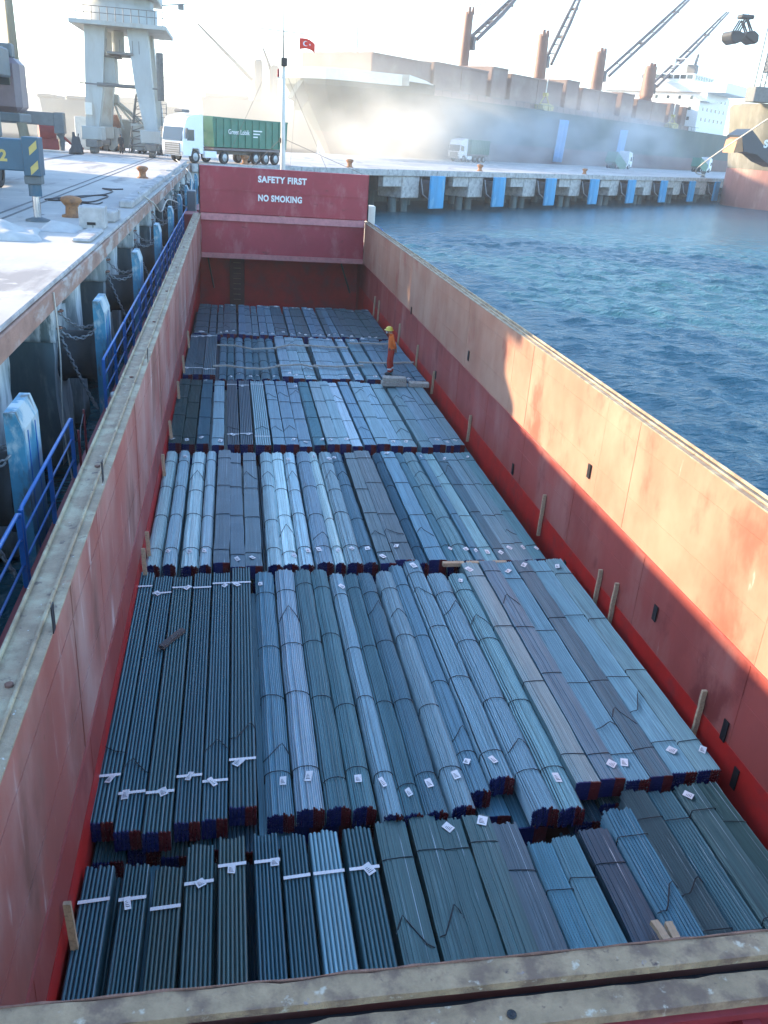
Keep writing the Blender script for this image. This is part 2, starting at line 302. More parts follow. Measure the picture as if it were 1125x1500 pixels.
# ------------------------------------------------------------------ own ship: hold, coamings, hatch
XL, XR = -1.55, 6.75; ZT = 3.44; ZK = 1.45; YB = 45.7; YF = 3.09; ZS = -.30
ship = empty('cargo_ship', (0, 0, 0), 0, 'red open cargo hold of a ship moored along the quay, loaded with steel bundles', 'ship')
def coaming(side):
    m = MB(); x = XL if side < 0 else XR; s = side
    def X(d): return x+s*d
    # inner face in plates with slightly proud weld seams
    y = YF-.2; i = 0
    while y < YB+1e-3:
        y1 = min(y+random.choice((5.6, 6.4, 7.2)), YB+.01)
        off = random.uniform(0, .006)
        m.box(min(X(off), X(.012+off)), max(X(off), X(.012+off)), y+.004, y1-.004, ZK, ZT-.02, 0)
        if y1 >= YB: break
        y = y1
    m.box(min(X(.02), X(.05)), max(X(.02), X(.05)), YF-.2, YB, ZK+.01, ZT-.03, 0)
    o = m.build('coaming', M['coaming' if s < 0 else 'coaming_sunlit'], ship)
    for q in range(8):
        yy = 7.6+q*5.6+random.uniform(-.5, .5); xs_ = X(-.004)
        if yy < YB-.5: MB().box(min(xs_, X(.01)), max(xs_, X(.01)), yy, yy+.016, ZK+.02, ZT-.03).build('weld_seam', M['coaming' if s < 0 else 'coaming_sunlit'], ship)
    for zz in (ZK+.62, ZT-.42): MB().box(min(X(-.003), X(.01)), max(X(-.003), X(.01)), YF, YB-.02, zz, zz+.014).build('weld_seam', M['coaming' if s < 0 else 'coaming_sunlit'], ship)
    # bottom lip
    m = MB(); m.box(min(X(-.012), X(.22)), max(X(-.012), X(.22)), YF-.2, YB, ZK-.03, ZK, 0); m.build('coaming_lip', M['holdwall'], ship)
    # worn top plate and its two bars
    w_ = .36 if s < 0 else .26
    m = MB(); m.box(min(X(-.012), X(w_)), max(X(-.012), X(w_)), YF-.2, YB+.4, ZT-.02, ZT, 0)
    m.build('coaming_top_plate', M['wornsteel'], ship)
    m = MB(); m.bbox(min(X(.085), X(.115)), max(X(.085), X(.115)), YF-.1, YB+.3, ZT+.001, ZT+.035, .006); m.build('compression_bar', M['wornsteel'], ship)
    m = MB(); m.bbox(min(X(w_-.05), X(w_-.02)), max(X(w_-.05), X(w_-.02)), YF-.1, YB+.3, ZT+.001, ZT+.05, .008); m.build('hatch_rail', M['wornsteel'], ship)
    # outer face of the coaming and stays
    m = MB(); m.box(min(X(w_-.06), X(w_-.03)), max(X(w_-.06), X(w_-.03)), -6, YB+.4, 2.25, ZT-.02); m.build('coaming_outer_plate', M['hullred'], ship)
    for k in range(14):
        yy = 6+k*2.9; m = MB(); q = [(X(w_-.03), 2.3), (X(w_-.03), ZT-.15), (X(w_+.03), ZT-.15), (X(w_+.24), 2.3)]
        m.prism(q, yy, yy+.03, 'y'); m.build('coaming_stay', M['deckbrown'], ship)
    # hold side below the coaming
    m = MB(); xa = X(.20); m.box(min(xa, xa+s*.05), max(xa, xa+s*.05), -6, 49, -4.2, ZK-.03); m.build('hold_side', M['holdwall'], ship)
    m = MB(); m.box(min(xa-s*.010, xa-s*.002), max(xa-s*.010, xa-s*.002), YF, 48, -1.6, -.12 if s > 0 else -.02); m.build('lower_red_band', M['redband'], ship)
    MB().box(min(xa-s*.006, xa), max(xa-s*.006, xa), YF, 48, .66, .676).build('weld_seam', M['holdwall'], ship)
    for q in range(13):
        yy = 5.5+q*3.3; MB().box(min(xa-s*.006, xa), max(xa-s*.006, xa), yy, yy+.018, -1.5, ZK-.04).build('weld_seam', M['holdwall'], ship)
    # side deck, hull
    xo = XL-.95 if s < 0 else XR+.75
    m = MB(); m.box(min(X(w_-.03), xo), max(X(w_-.03), xo), -6, 53, 2.15, 2.25); m.build('side_deck', M['deckbrown'], ship)
    m = MB(); m.box(min(xo, xo-s*.1), max(xo, xo-s*.1), -6, 53, -4, 2.3); m.build('hull_side', M['hullred'], ship)
    return o
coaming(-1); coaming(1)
# slots and lugs in the sea-side walls
for (px, py, x) in ((1063, 1070, 6.95), (1078, 1140, 6.95), (752, 687, 6.95), (639, 549, 6.95), (864, 690, 6.75), (687, 521, 6.75), (603, 455, 6.75), (828, 830, 6.95), (961, 898, 6.95)):
    P = at_x(px, py, x); m = MB(); h = .17 if py > 1000 else .14
    m.box(x-.030, x-.014, P.y-.06, P.y+.06, P.z-h, P.z+h, 0); m.build('wall_slot', M['black'], ship)
for (px, py, x) in ((148, 690, -1.55), (75, 905, -1.55), (215, 520, -1.55)):
    P = at_x(px, py, x); m = MB(); m.box(x+.012, x+.02, P.y-.05, P.y+.05, P.z-.13, P.z+.13); m.build('wall_slot', M['black'], ship)
for k in range(9):
    P = Vector((XL-.17+random.uniform(-.02, .02), 6+k*4.4+random.uniform(-.4, .4), ZT)); m = MB(); m.lathe([(.035, 0.001), (.035, .02), (.02, .022)], 8, P); m.build('securing_stud', M['rustedge'], ship)
m = MB(); m.box(-2.2, 7.2, -6, 49, -4.3, -4.2); m.build('hold_floor', M['holddark'], ship)
# far end: coaming panel below, upright hatch panel above, bulkhead set back under the deck
m = MB(); m.box(XL+.02, XR-.02, YB, YB+.06, ZK+.12, 3.2); m.build('end_coaming', M['hatch'], ship)
m = MB(); m.box(XL+.02, XR-.02, YB-.10, YB, ZK-.08, ZK+.16); m.build('end_coaming_flange', M['hatchlight'], ship)
m = MB(); m.prism([(YB-.12, 3.2), (YB+.02, 3.52), (YB+.06, 3.52), (YB+.06, 3.2)], XL+.02, XR-.02, 'x'); m.build('end_coaming_ledge', M['hatchlight'], ship)
hatch = MB().bbox(XL-.02, XR+.1, YB+.02, YB+.42, 3.53, 5.72, .02).build('hatch_cover', M['hatch'], ship)
MB().box(XL-.02, XR+.1, YB-.005, YB+.018, 4.62, 4.66).build('weld_seam', M['hatch'], hatch)
MB().box(XL-.02, XR+.1, YB-.012, YB+.018, 3.56, 3.62).build('weld_seam', M['hatch'], hatch)
for x in (XL-.06, XR+.11): MB().box(x, x+.035, YB-.02, YB+.44, 3.5, 5.74).build('hatch_gasket', M['black'], hatch)
def text(s, name, matl, parent, size, org, right, up, ext=.006, spacing=1.0, width=None, bold=.042):
    c = bpy.data.curves.new(name, 'FONT'); c.body = s; c.size = size; c.extrude = ext; c.space_character = spacing; c.offset = bold*size
    t = bpy.data.objects.new(name, c); COL.objects.link(t)
    dg = bpy.context.evaluated_depsgraph_get(); me = bpy.data.meshes.new_from_object(t.evaluated_get(dg)); bpy.data.objects.remove(t)
    me.materials.clear(); me.materials.append(matl)
    r = Vector(right).normalized(); u = Vector(up).normalized(); n = r.cross(u)
    k = 1.
    if width: k = width/max(v.co.x for v in me.vertices)
    for v in me.vertices: v.co = Vector(org)+r*(v.co.x*k)+u*v.co.y+n*v.co.z
    return mesh_obj(name, me, parent)
text('SAFETY FIRST', 'lettering', M['white'], hatch, .40, (1.28, YB+.010, 5.10), (1, 0, 0), (0, 0, 1), .008, 1.1, 2.42)
text('NO SMOKING', 'lettering', M['white'], hatch, .40, (1.28, YB+.010, 4.22), (1, 0, 0), (0, 0, 1), .008, 1.1, 2.2)
m = MB(); m.box(-2.2, 7.2, 49, 49.06, -4.2, 2.2); m.build('hold_bulkhead', M['bulkhead'], ship)
m = MB(); m.box(-.15, .65, 48.6, 49, -4.2, 1.4); m.build('ladder_trunk', M['holddark'], ship)
for k in range(9): MB().tube([(.05, 48.56, -1.2+k*.28), (.45, 48.56, -1.2+k*.28)], .012, 5).build('ladder_rung', M['wornsteel'], ship)
for x, x2 in ((-1.3, -1.0), (6.0, 6.5)):
    MB().tube([(x, 48.9, .9), (x2, 48.4, -.6)], .05, 6).build('bulkhead_brace', M['holddark'], ship)
m = MB(); m.box(-2.4, 7.4, YB+.06, 53, 2.1, 2.24); m.build('forward_deck', M['deckbrown'], ship)
# bow
m = MB(); bow = [(-2.5, 53), (-2.0, 58), (-.3, 63), (2.6, 66), (5.4, 63), (7.0, 58), (7.5, 53)]
m.prism(bow, -4, 3.0, 'z'); m.build('bow', M['hullred'], ship)
m = MB(); m.bbox(-2.45, -1.75, 47.0, 48.6, 2.26, 3.3, .03); m.build('deck_locker', M['hullred'], ship)
m = MB(); m.bbox(6.98, 7.4, 46.6, 47.4, 2.26, 4.2, .03); m.build('deck_locker', M['cream'], ship)
m = MB(); m.bbox(-2.42, -1.95, 50.3, 51.4, 3.01, 4.2, .05); m.build('winch_housing', M['mobilegrey'], ship)
# mast behind the hatch
mast = MB().tube([(2.74, 50, 2.2), (2.72, 50, 6.5), (2.68, 50, 10.6)], [.16, .13, .085], 10).build('mast', M['cream'], ship)
MB().tube([(2.68, 50, 10.6), (2.66, 50, 12.4), (2.62, 50, 14.4)], [.05, .03, .012], 6).build('topmast', M['cranedark'], mast)
MB().tube([(1.42, 50, 12.2), (2.66, 50, 12.16), (4.04, 50, 12.12)], .022, 6).build('yard', M['cranedark'], mast)
MB().bbox(2.54, 2.86, 49.75, 49.95, 10.55, 10.95, .03).build('mast_lamp', M['black'], mast)
MB().lathe([(.07, 0), (.07, .12), (.05, .14), (.06, .2), (.06, .34), (.02, .4)], 8, (2.42, 50, 10.05)).build('navigation_lamp', M['hullred'], mast)
MB().box(2.36, 2.66, 49.96, 50.04, 10.0, 10.05).build('lamp_bracket', M['cream'], mast)
MB().bbox(2.52, 2.60, 49.7, 49.86, 6.9, 7.15, .01).build('cleat', M['black'], mast)
for a, b in (((2.6, 50, 7.1), (-1.4, 54, 3.0)), ((2.8, 50, 7.1), (6.7, 47, 5.7)), ((2.7, 50, 10.5), (7.0, 56, 3.0)), ((2.7, 50, 12.1), (-1.6, 56, 3.0))):
    MB().tube([a, b], .012, 4).build('stay_wire', M['cranedark'], mast)
flag = empty('flag', (3.5, 50.2, 11.4), 0, 'small red flag with white crescent and star flying beside the mast', 'flag')
def make_flag():
    n, k = 14, 8; m = MB(); wv, hv = .80, .52
    def pos(u, v):
        return Vector((u*wv, .07*sin(u*7)+.03*sin(v*4+u*3), .42-v*hv*(1-.1*u)+.1*sin(u*3.1)-.22*u*(1-.3*v)+.12))
    for sgn in (1,):
        vs = [pos(i/n, j/k) for j in range(k+1) for i in range(n+1)]
        m.add(vs, [(j*(n+1)+i, j*(n+1)+i+1, (j+1)*(n+1)+i+1, (j+1)*(n+1)+i) for j in range(k) for i in range(n)], 0, True)
    cl = m.build('cloth', M['flagred'], flag); md = cl.modifiers.new('thick', 'SOLIDIFY'); md.thickness = .008; md.offset = 0
    m = MB(); N = 20
    for side in (-1, 1):
        def q(u, v): return pos(u, v)+Vector((0, side*.008, 0))
        out = [(0.40+.17*cos(t), .5+.25*sin(t)) for t in [0.55+(2*pi-1.1)*i/N for i in range(N+1)]]
        inn = [(0.445+.135*cos(t), .5+.2*sin(t)) for t in [0.62+(2*pi-1.24)*i/N for i in range(N+1)]]
        vs = [q(*p) for p in out]+[q(*p) for p in inn]
        m.add(vs, [(i, i+1, N+2+i, N+1+i) for i in range(N)], 0)
        st = [q(.66+(.07 if i % 2 == 0 else .028)*cos(pi+i*pi/5), .5+(.105 if i % 2 == 0 else .042)*sin(pi+i*pi/5)) for i in range(10)]
        m.add(st+[q(.66, .5)], [(i, (i+1) % 10, 10) for i in range(10)], 0)
    m.build('crescent_and_star', M['white'], flag)
make_flag()
MB().tube([(3.46-3.5, 0, 1.0), (-.03, 0, .52), (-.03, .0, -.1), (-.5, 0, -8)], .006, 4).build('halyard', M['cranedark'], flag)
# near end: rusty double-flanged beam
m = MB()
def wavy_strip(y0, y1, z0, z1, seed):
    r = random.Random(seed); n = 90; vs = []; fs = []
    for i in range(n+1):
        x = XL-1.2+(XR-XL+2.4)*i/n; j = r.uniform(-.006, .006)+(.02 if abs(x-.28) < .1 else 0)*-1
        for (y, z) in ((y0+r.uniform(-.002, .002), z0), (y0, z1+r.uniform(-.003, .003)), (y1+j, z1+r.uniform(-.004, .004)), (y1+j, z0)): vs.append((x, y, z))
    for i in range(n):
        for q in range(4): fs.append((i*4+q, i*4+(q+1) % 4, i*4+4+(q+1) % 4, i*4+4+q))
    return vs, fs
vs, fs = wavy_strip(2.945, 3.09, ZT-.05, ZT, 3); m.add(vs, fs); m.build('end_beam_flange', M['beamtop'], ship)
m = MB(); vs, fs = wavy_strip(3.092, 3.10, ZT-.055, ZT+.008, 5); m.add(vs, fs); m.build('end_beam_lip', M['rustedge'], ship)
m = MB(); vs, fs = wavy_strip(2.74, 2.895, ZT-.12, ZT-.055, 4); m.add(vs, fs); m.build('end_beam_flange', M['beamtop'], ship)
MB().box(XL-1.2, XR+1.2, 2.90, 2.944, ZT-.4, ZT-.10).build('end_beam_web', M['black'], ship)
MB().box(XL-1.2, XR+1.2, 3.0, 3.03, ZK, ZT-.06).build('end_coaming', M['coaming'], ship)
MB().box(XL-1.2, XR+1.2, 2.76, 2.80, 2.2, ZT-.13).build('end_beam_face', M['beamred'], ship)
MB().box(XL-1.2, XR+1.2, 2.70, 2.74, ZT-.16, ZT-.115).build('end_beam_edge', M['beamred'], ship)
for x in (-.9, .6, 2.68, 4.2):
    MB().box(x, x+.10, 2.45, 2.76, 2.25, ZT-.165).build('beam_bracket', M['beamred'], ship)
MB().lathe([(.02, 0.0), (.026, 0.0), (.026, .006), (.014, .006), (.014, .001), (.001, .001)], 14, (1.40, 2.80, ZT-.050)).build('bolt_ring', M['black'], ship)
MB().box(-2.4, 7.4, -6, 2.76, 2.15, 2.25).build('main_deck', M['beamred'], ship)

# railings on both side decks
def railing(x, y0, y1, step, gap=None):
    n = int((y1-y0)/step)
    segs = [(y0+i*step, y0+(i+1)*step) for i in range(n)]
    for i, (a, b) in enumerate(segs):
        if gap and i in gap: continue
        rl = empty('railing', (0, 0, 0)); rl.parent = ship
        rail_parts = MB()
        for z, r in ((3.28, .028), (2.96, .018), (2.62, .018)):
            MB().tube([(x, a+.05, z-.04), (x, a+.12, z), (x, b-.12, z), (x, b-.05, z-.04)], r, 6).build('rail', M['blue'], rl)
        for yy in (a+.06, (a+b)/2, b-.06): MB().box(x-.03, x+.03, yy-.012, yy+.012, 2.25, 3.27).build('post', M['blue'], rl)
for seg in (0,):
    railing(-2.45, 6.0, 61, 3.55, gap=(2,))
    railing(7.42, 44.0, 58, 3.5)
for k, yy in enumerate((13.4, 14.1, 14.5)):
    pass
MB().tube([(-2.40, 13.3, 2.25), (-2.40, 13.3, 3.0)], .02, 6).build('chain_post', M['hullred'], ship)
MB().tube([(-2.40, 13.9, 2.25), (-2.40, 13.9, 3.15)], .02, 6).build('chain_post', M['hullred'], ship)
MB().tube([(-2.40, 13.3, 2.95), (-2.42, 13.5, 2.75), (-2.44, 13.75, 2.9), (-2.40, 13.9, 3.1)], .008, 4).build('gate_chain', M['chain'], ship)
for (x, y) in ((-2.15, 15.6), (-2.2, 16.6)):
    MB().lathe([(.13, 0), (.14, .05), (.09, .1), (.09, .3), (.15, .33), (.15, .40), (.02, .42)], 12, (x, y, 2.25)).build('deck_vent', M['white'], ship)

# ------------------------------------------------------------------ steel bundles
LB = 6.45; WB = .345; HB = .30
def make_bundle_meshes(kind, seed):
    r = random.Random(seed); W, H = WB, HB; ties = sorted(r.uniform(a, b) for a, b in ((.5, .8), (2.1, 2.5), (3.8, 4.3), (5.6, 6.0)))
    cfg = {'ridge': (7, 5, 6, .9), 'rib': (9, 6, 4, .9), 'round': (12, 8, 5, 1.0), 'flat': (14, 8, 4, .95)}[kind]
    cols, rows, nside, fill = cfg
    st = np.linspace(0, LB, 3 if kind == 'ridge' else 17)
    bend = [(r.uniform(-.008, .008), r.uniform(-.005, .005)) for _ in st]
    def prof(x):                                   # top height at x (-1..1)
        if kind == 'round': return H*(1-.24*abs(x)**3)
        if kind == 'flat': return H*(1-.05*abs(x)**6)
        return H
    def pinch(y):
        if kind not in ('round', 'flat'): return 0
        a = .04 if kind == 'round' else .018
        return a*sum(exp(-((y-t)/.22)**2) for t in ties)
    m = MB(); eb = MB(); er = MB()
    dx = W/cols; dz = H/rows; split = .15
    for i in range(cols):
        xc = -W/2+dx*(i+.5); xn = xc/(W/2); top = prof(xn)
        for k in range(rows):
            zc = top-dz*(k+.5)
            if zc < 0: break
            jit = (0 if kind == 'ridge' else r.uniform(-.009, .009) if kind == 'round' else r.uniform(-.005, .005)) if k == 0 else 0
            y0 = r.uniform(-.010, .010) if kind == 'ridge' else r.uniform(-.004, .004) if kind != 'round' else r.uniform(-.014, .012)+.015*sin(i*1.7+seed)
            shell = k == 0 or i in (0, cols-1)
            rx = dx*.5*(1.0 if kind != 'ridge' else .96); rz = dz*.55
            ang0 = {4: pi/4, 5: pi/2, 6: pi/6}[nside]; kx = {4: 1.36, 5: 1.05, 6: 1.05}[nside]
            if kind == 'rib': ang0 = pi/2; kx = 1.04
            sec = [(rx*kx*cos(ang0+2*pi*q/nside), rz*kx*sin(ang0+2*pi*q/nside)) for q in range(nside)]
            if shell:
                vs = []
                bar_z = r.uniform(-.002, .002)
                for j, y in enumerate(st):
                    pz = 1-pinch(y); yy = y+y0 if j == 0 else y+(r.uniform(-.025, .025) if j == len(st)-1 else 0)
                    for sx, sz in sec: vs.append(((xc+sx)*pz+bend[j][0], yy, (zc+jit+sz+bar_z)*(1-.5*(1-pz))+bend[j][1]))
                fs = [(j*nside+q, (j+1)*nside+q, (j+1)*nside+(q+1) % nside, j*nside+(q+1) % nside) for j in range(len(st)-1) for q in range(nside)]
                m.add(vs, fs, 0, kind == 'ridge'); m.add(vs[-nside:], [tuple(range(nside))], 0)
            e = eb if (xn < split) else er
            p0 = [(xc+sx*1.0+bend[0][0], y0-.012, zc+jit+sz) for sx, sz in sec]
            p1 = [(xc+sx*1.03+bend[0][0], y0+.010, zc+jit+sz*1.03) for sx, sz in sec]
            e.add(p0+p1, [tuple(range(nside))[::-1]]+[(q, nside+q, nside+(q+1) % nside, (q+1) % nside)[::-1] for q in range(nside)])
    # solid heart so that no light passes
    inset = .8
    pl = [(-W/2*inset, .01), (W/2*inset, .01), (W/2*inset, prof(.8)-dz*.7), (0, prof(0)-dz*.8), (-W/2*inset, prof(.8)-dz*.7)]
    m.prism(pl, .06, LB-.08, 'y', 1)
    bars = m.mesh('bars', M['steel'], M['steeldark']); me_b = eb.mesh('painted_end', M['endblue']); me_r = er.mesh('painted_end', M['endred'])
    def over(y, wob=0):
        k = 1-pinch(y); pts = []
        for q in (-1.0, -.98, -.8, -.4, 0, .4, .8, .98, 1.0):
            z = prof(min(abs(q), .96))+.012 if abs(q) < .99 else H*.35
            pts.append((q*(W/2+.008)*k, y+wob*q, z*(1-.5*(1-k)) + (0 if abs(q) < .9 else -.006)))
        return pts
    tie_me = []
    for t in ties: tie_me.append(MB().tube(over(t, r.uniform(-.02, .02)), .0075, 4).mesh('wire_tie', M['wire']))
    loops = []
    for base in (r.uniform(1.0, 1.4), r.uniform(4.5, 5.0)):
        pk = r.uniform(-.75, .75); hgt = r.uniform(.12, .5); pts = []
        for q in np.linspace(-1.02, 1.02, 9):
            yy = base+hgt*max(0, 1-abs(q-pk)/(1.1))
            z = prof(min(abs(q), .95))+.013+.02*exp(-((q-pk)/.2)**2)
            if abs(q) > .95: z -= .03
            pts.append((q*(W/2+.006), yy, z))
        loops.append(MB().tube(pts, .0075, 4).mesh('lifting_wire', M['wire']))
    band = [MB().add([(-W/2-.004, t, H+.016), (W/2+.004, t+.02, H+.016), (W/2+.004, t+.065, H+.018), (-W/2-.004, t+.045, H+.018),
                      (-W/2-.004, t, H+.019), (W/2+.004, t+.02, H+.019), (W/2+.004, t+.065, H+.021), (-W/2-.004, t+.045, H+.021)],
                     [(3, 2, 1, 0), (4, 5, 6, 7), (0, 1, 5, 4), (2, 3, 7, 6), (1, 2, 6, 5), (3, 0, 4, 7)]).mesh('paper_band', M['paper']) for t in (ties[0]+.1, ties[3]+.1)]
    return dict(bars=bars, b=me_b, r=me_r, ties=tie_me, loops=loops, bands=band, tpos=ties, top=prof(0))
VAR = {k: [make_bundle_meshes(k, 100*i+s) for i in range(5)] for s, k in enumerate(('ridge', 'rib', 'round', 'flat'))}
tagm = MB(); tagm.add([(-.055, -.075, 0), (.055, -.075, .004), (.055, .075, .012), (-.055, .075, .006), (-.055, -.075, .004), (.055, -.075, .008), (.055, .075, .016), (-.055, .075, .010)],
    [(3, 2, 1, 0), (4, 5, 6, 7), (0, 1, 5, 4), (2, 3, 7, 6), (1, 2, 6, 5), (3, 0, 4, 7)])
for q in range(4): tagm.box(-.035, .035-.012*q, -.045+q*.022, -.040+q*.022, .0075, .0115, 1)
TAG = tagm.mesh('tag', M['paper'], M['black'])
CLR = {'s': (.76, .90, .91), 'g': (.21, .355, .40), 't': (.045, .125, .15), 'd': (.04, .085, .115), 'n': (.07, .105, .115), 'b': (.10, .225, .285), 'v': (.06, .115, .115), 'l': (.40, .53, .565)}
CNAME = {'s': 'bright silver', 'g': 'grey', 't': 'teal grey', 'd': 'dark slate', 'n': 'brownish', 'b': 'blue grey', 'v': 'olive grey', 'l': 'pale steel'}
KNAME = {'ridge': 'ridged', 'rib': 'ribbed', 'round': 'rounded', 'flat': 'flat-topped'}
ORD = 'first second third fourth fifth sixth seventh eighth ninth tenth eleventh twelfth thirteenth'.split()
def place_bundle(xc, y0, z, width, kind, c, label, group, yaw=0, deco=True, rr=random):
    V = rr.choice(VAR[kind]); e = empty('steel_bundle', (xc, y0, z-HB), yaw, label, 'steel bundle', group)
    e.scale = (width/WB, 1, 1); e.rotation_euler = (0, rr.uniform(-.02, .02), yaw)
    o = mesh_obj('bars', V['bars'], e); o['kind'] = 'stuff'
    col = Vector(CLR[c])*rr.uniform(.85, 1.15); o.color = (col[0]*rr.uniform(.88, 1.04), col[1], col[2]*rr.uniform(.94, 1.05), 1)
    mesh_obj('painted_end', V['b'], e)['label'] = 'blue painted bar ends'; mesh_obj('painted_end', V['r'], e)['label'] = 'dark red painted bar ends'
    if not deco: return e
    if kind == 'ridge':
        for b_ in V['bands']: mesh_obj('paper_band', b_, e)
        for l in V['loops'][:1]:
            if rr.random() < .5: mesh_obj('lifting_wire', l, e)
        ys = [V['tpos'][0]+.09, V['tpos'][3]+.09]
    else:
        for t in V['ties']: mesh_obj('wire_tie', t, e)
        for l in V['loops']:
            if rr.random() < .38: mesh_obj('lifting_wire', l, e)
        ys = [V['tpos'][0]-.2]+([V['tpos'][3]+.3] if rr.random() < .7 else [])
    for q, yy in enumerate(ys):
        if rr.random() < (.78 if q == 0 else .6):
            tg = mesh_obj('tag', TAG, e); tx = rr.uniform(-.09, .11)
            tg.location = (tx, yy+rr.uniform(-.05, .05), V['top']*(1-.24*abs(tx/(WB/2))**3 if kind == 'round' else 1)+.012); tg.rotation_euler = (rr.uniform(-.05, .12), rr.uniform(-.2, .2), rr.uniform(-.9, .9)); tg.scale = (rr.uniform(.7, 1.1), rr.uniform(.7, 1.15), 1)
    return e
# rows: scan line y of the photograph, stow front Y, bundle list (left px, right px, kind, colour)
def seq(s): return [(int(a), int(b_), k, c) for a, b_, k, c in (q.split(',') for q in s.split())]
KK = {'R': 'ridge', 'B': 'rib', 'O': 'round', 'F': 'flat'}
ROWS = [
 ('row beside rusty beam', 1310, 1.35, -.36, '120,166,R,t 172,212,R,t 218,262,R,v 272,316,R,v 320,363,R,v 376,416,R,t 421,462,R,t 466,514,R,g 518,565,R,t 571,622,F,v 622,666,F,v 667,712,F,v 713,759,F,v 759,805,F,n 808,849,B,g 849,890,B,g 893,942,F,d 947,997,B,b 997,1040,B,n 1040,1090,B,t 1092,1135,B,v 1137,1176,B,v'),
 ('second row from rusty beam', 1050, 8.15, -.30, '153,192,R,t 193,228,R,t 228,265,R,t 266,300,R,t 300,334,R,t 335,372,R,t 383,419,O,g 421,458,O,l 460,492,O,g 493,524,O,g 530,556,O,l 556,583,O,g 584,614,O,g 620,651,O,l 652,680,O,g 682,717,O,g 720,756,O,g 756,790,O,g 790,824,F,g 824,858,F,b 858,893,B,g 893,925,F,b 926,962,B,g 962,995,B,g'),
 ('third row from rusty beam', 760, 15.0, -.30, '225,245,O,s 248,266,O,s 272,295,O,s 296,313,O,s 315,337,F,d 337,357,F,d 357,380,F,d 387,407,O,s 407,428,O,s 429,448,O,s 452,475,O,l 476,490,O,s 491,513,O,l 514,534,O,g 535,556,F,n 556,583,F,n 585,600,O,b 601,625,F,b 627,641,O,g 641,663,O,g 664,675,F,b 676,693,B,l 693,709,F,b 709,728,F,g 728,741,F,g 741,757,B,g'),
 ('fourth row from rusty beam', 615, 22.0, -.30, '253,271,B,v 271,289,B,v 291,308,B,b 312,329,F,b 333,350,R,d 351,369,R,d 371,393,R,g 395,412,F,b 413,431,F,b 431,448,F,b 451,467,B,g 469,486,F,g 486,501,F,g 502,516,F,l 518,534,F,b 535,553,F,g 554,570,F,g 570,589,F,g 594,610,F,g 610,628,F,g 628,638,F,g 638,653,F,g'),
 ('row under timber battens', 525, 28.9, -.30, '272,286,R,t 286,299,R,t 299,317,R,t 321,332,O,g 333,343,O,g 344,357,O,g 358,370,O,g 370,379,O,g 380,393,O,g 394,406,O,g 408,423,F,g 423,438,F,g 439,454,F,g 460,485,F,g 485,500,F,g 505,517,F,g 521,540,F,b 542,556,F,b 557,573,F,b 574,585,F,b 586,599,F,b'),
 ('row at far bulkhead', 478, 35.3, -.26, '285,305,F,t 307,317,F,t 319,327,F,t 327,337,F,t 337,347,F,t 349,359,F,b 359,369,F,b 369,378,F,b 379,390,F,b 391,401,F,b 402,419,F,t 421,430,F,b 431,440,F,t 440,450,F,t 451,460,F,b 461,471,F,b 473,481,F,t 481,490,F,b 491,502,F,t 502,511,F,t 511,522,F,t 523,535,F,t 535,546,F,t 546,557,F,t')]
rr = random.Random(5)
ROW_JIT = {0: .32, 1: .06, 2: .08, 3: .10, 4: .12, 5: .08}
for ri, (rname, py, yf, z, s) in enumerate(ROWS):
    lst = seq(s); n = len(lst); step = rr.uniform(-.02, .02)
    for i, (a, b_, k, c) in enumerate(lst):
        k = KK[k]; xa = at_z(a, py, z).x; xb = at_z(b_, py, z).x; wd = (xb-xa)*.97; xc = (xa+xb)/2
        side = i if i < n/2 else n-1-i
        wall = 'quayside' if i < n/2 else 'seaside'
        lab = '%s %s steel bundle, %s from %s wall, %s' % (CNAME[c], KNAME[k], ORD[side], wall, rname)
        lab = lab.replace('row from the rusty beam', 'row from rusty beam')
        dz = rr.uniform(-.025, .03); dy = rr.uniform(-1, 1)*ROW_JIT[ri]
        if ri == 0:
            dy = (-.2 if i < 3 else .15 if i < 9 else .22 if i < 13 else .12 if i == 13 else -.22 if i in (14, 15) else -.1 if i == 16 else 0.2 if i == 17 else .5)+rr.uniform(-.05, .05)
            if i in (14, 15, 16): dz -= .05
        if ri == 1:
            dy += [(.1, 0, -.05, .05, .12, .2)[i] if i < 6 else .1 if i < 10 else -.12 if i < 13 else (.05, .3, .45, -.1, -.12, .25, .25, .25, .3, .3, .3)[i-13]][0]
            if i >= 18: dz += .05
        if ri == 4:
            if i < 3: dy += .2
            if 3 <= i < 10: dz -= .08
        yaw = rr.uniform(-.006, .006)
        place_bundle(xc, yf+dy, z+dz, wd, k, c, lab, 'steel bundles of the top layer', yaw, True, rr)
# second layer, seen only in the gaps between rows
for ri, (rname, py, yf, z, s) in enumerate(ROWS):
    x = -1.72; q = 0
    while x < 6.4:
        wd = rr.uniform(.36, .44); xc = x+wd/2
        place_bundle(xc, yf+rr.uniform(-.15, .25), z-HB-.06+rr.uniform(-.03, 0), wd, rr.choice(('flat', 'rib', 'ridge')), rr.choice('tdvb'), 'lower-layer steel bundle beneath the '+rname, 'lower layer steel bundles, '+rname, 0, False, rr)
        x += wd+.02; q += 1

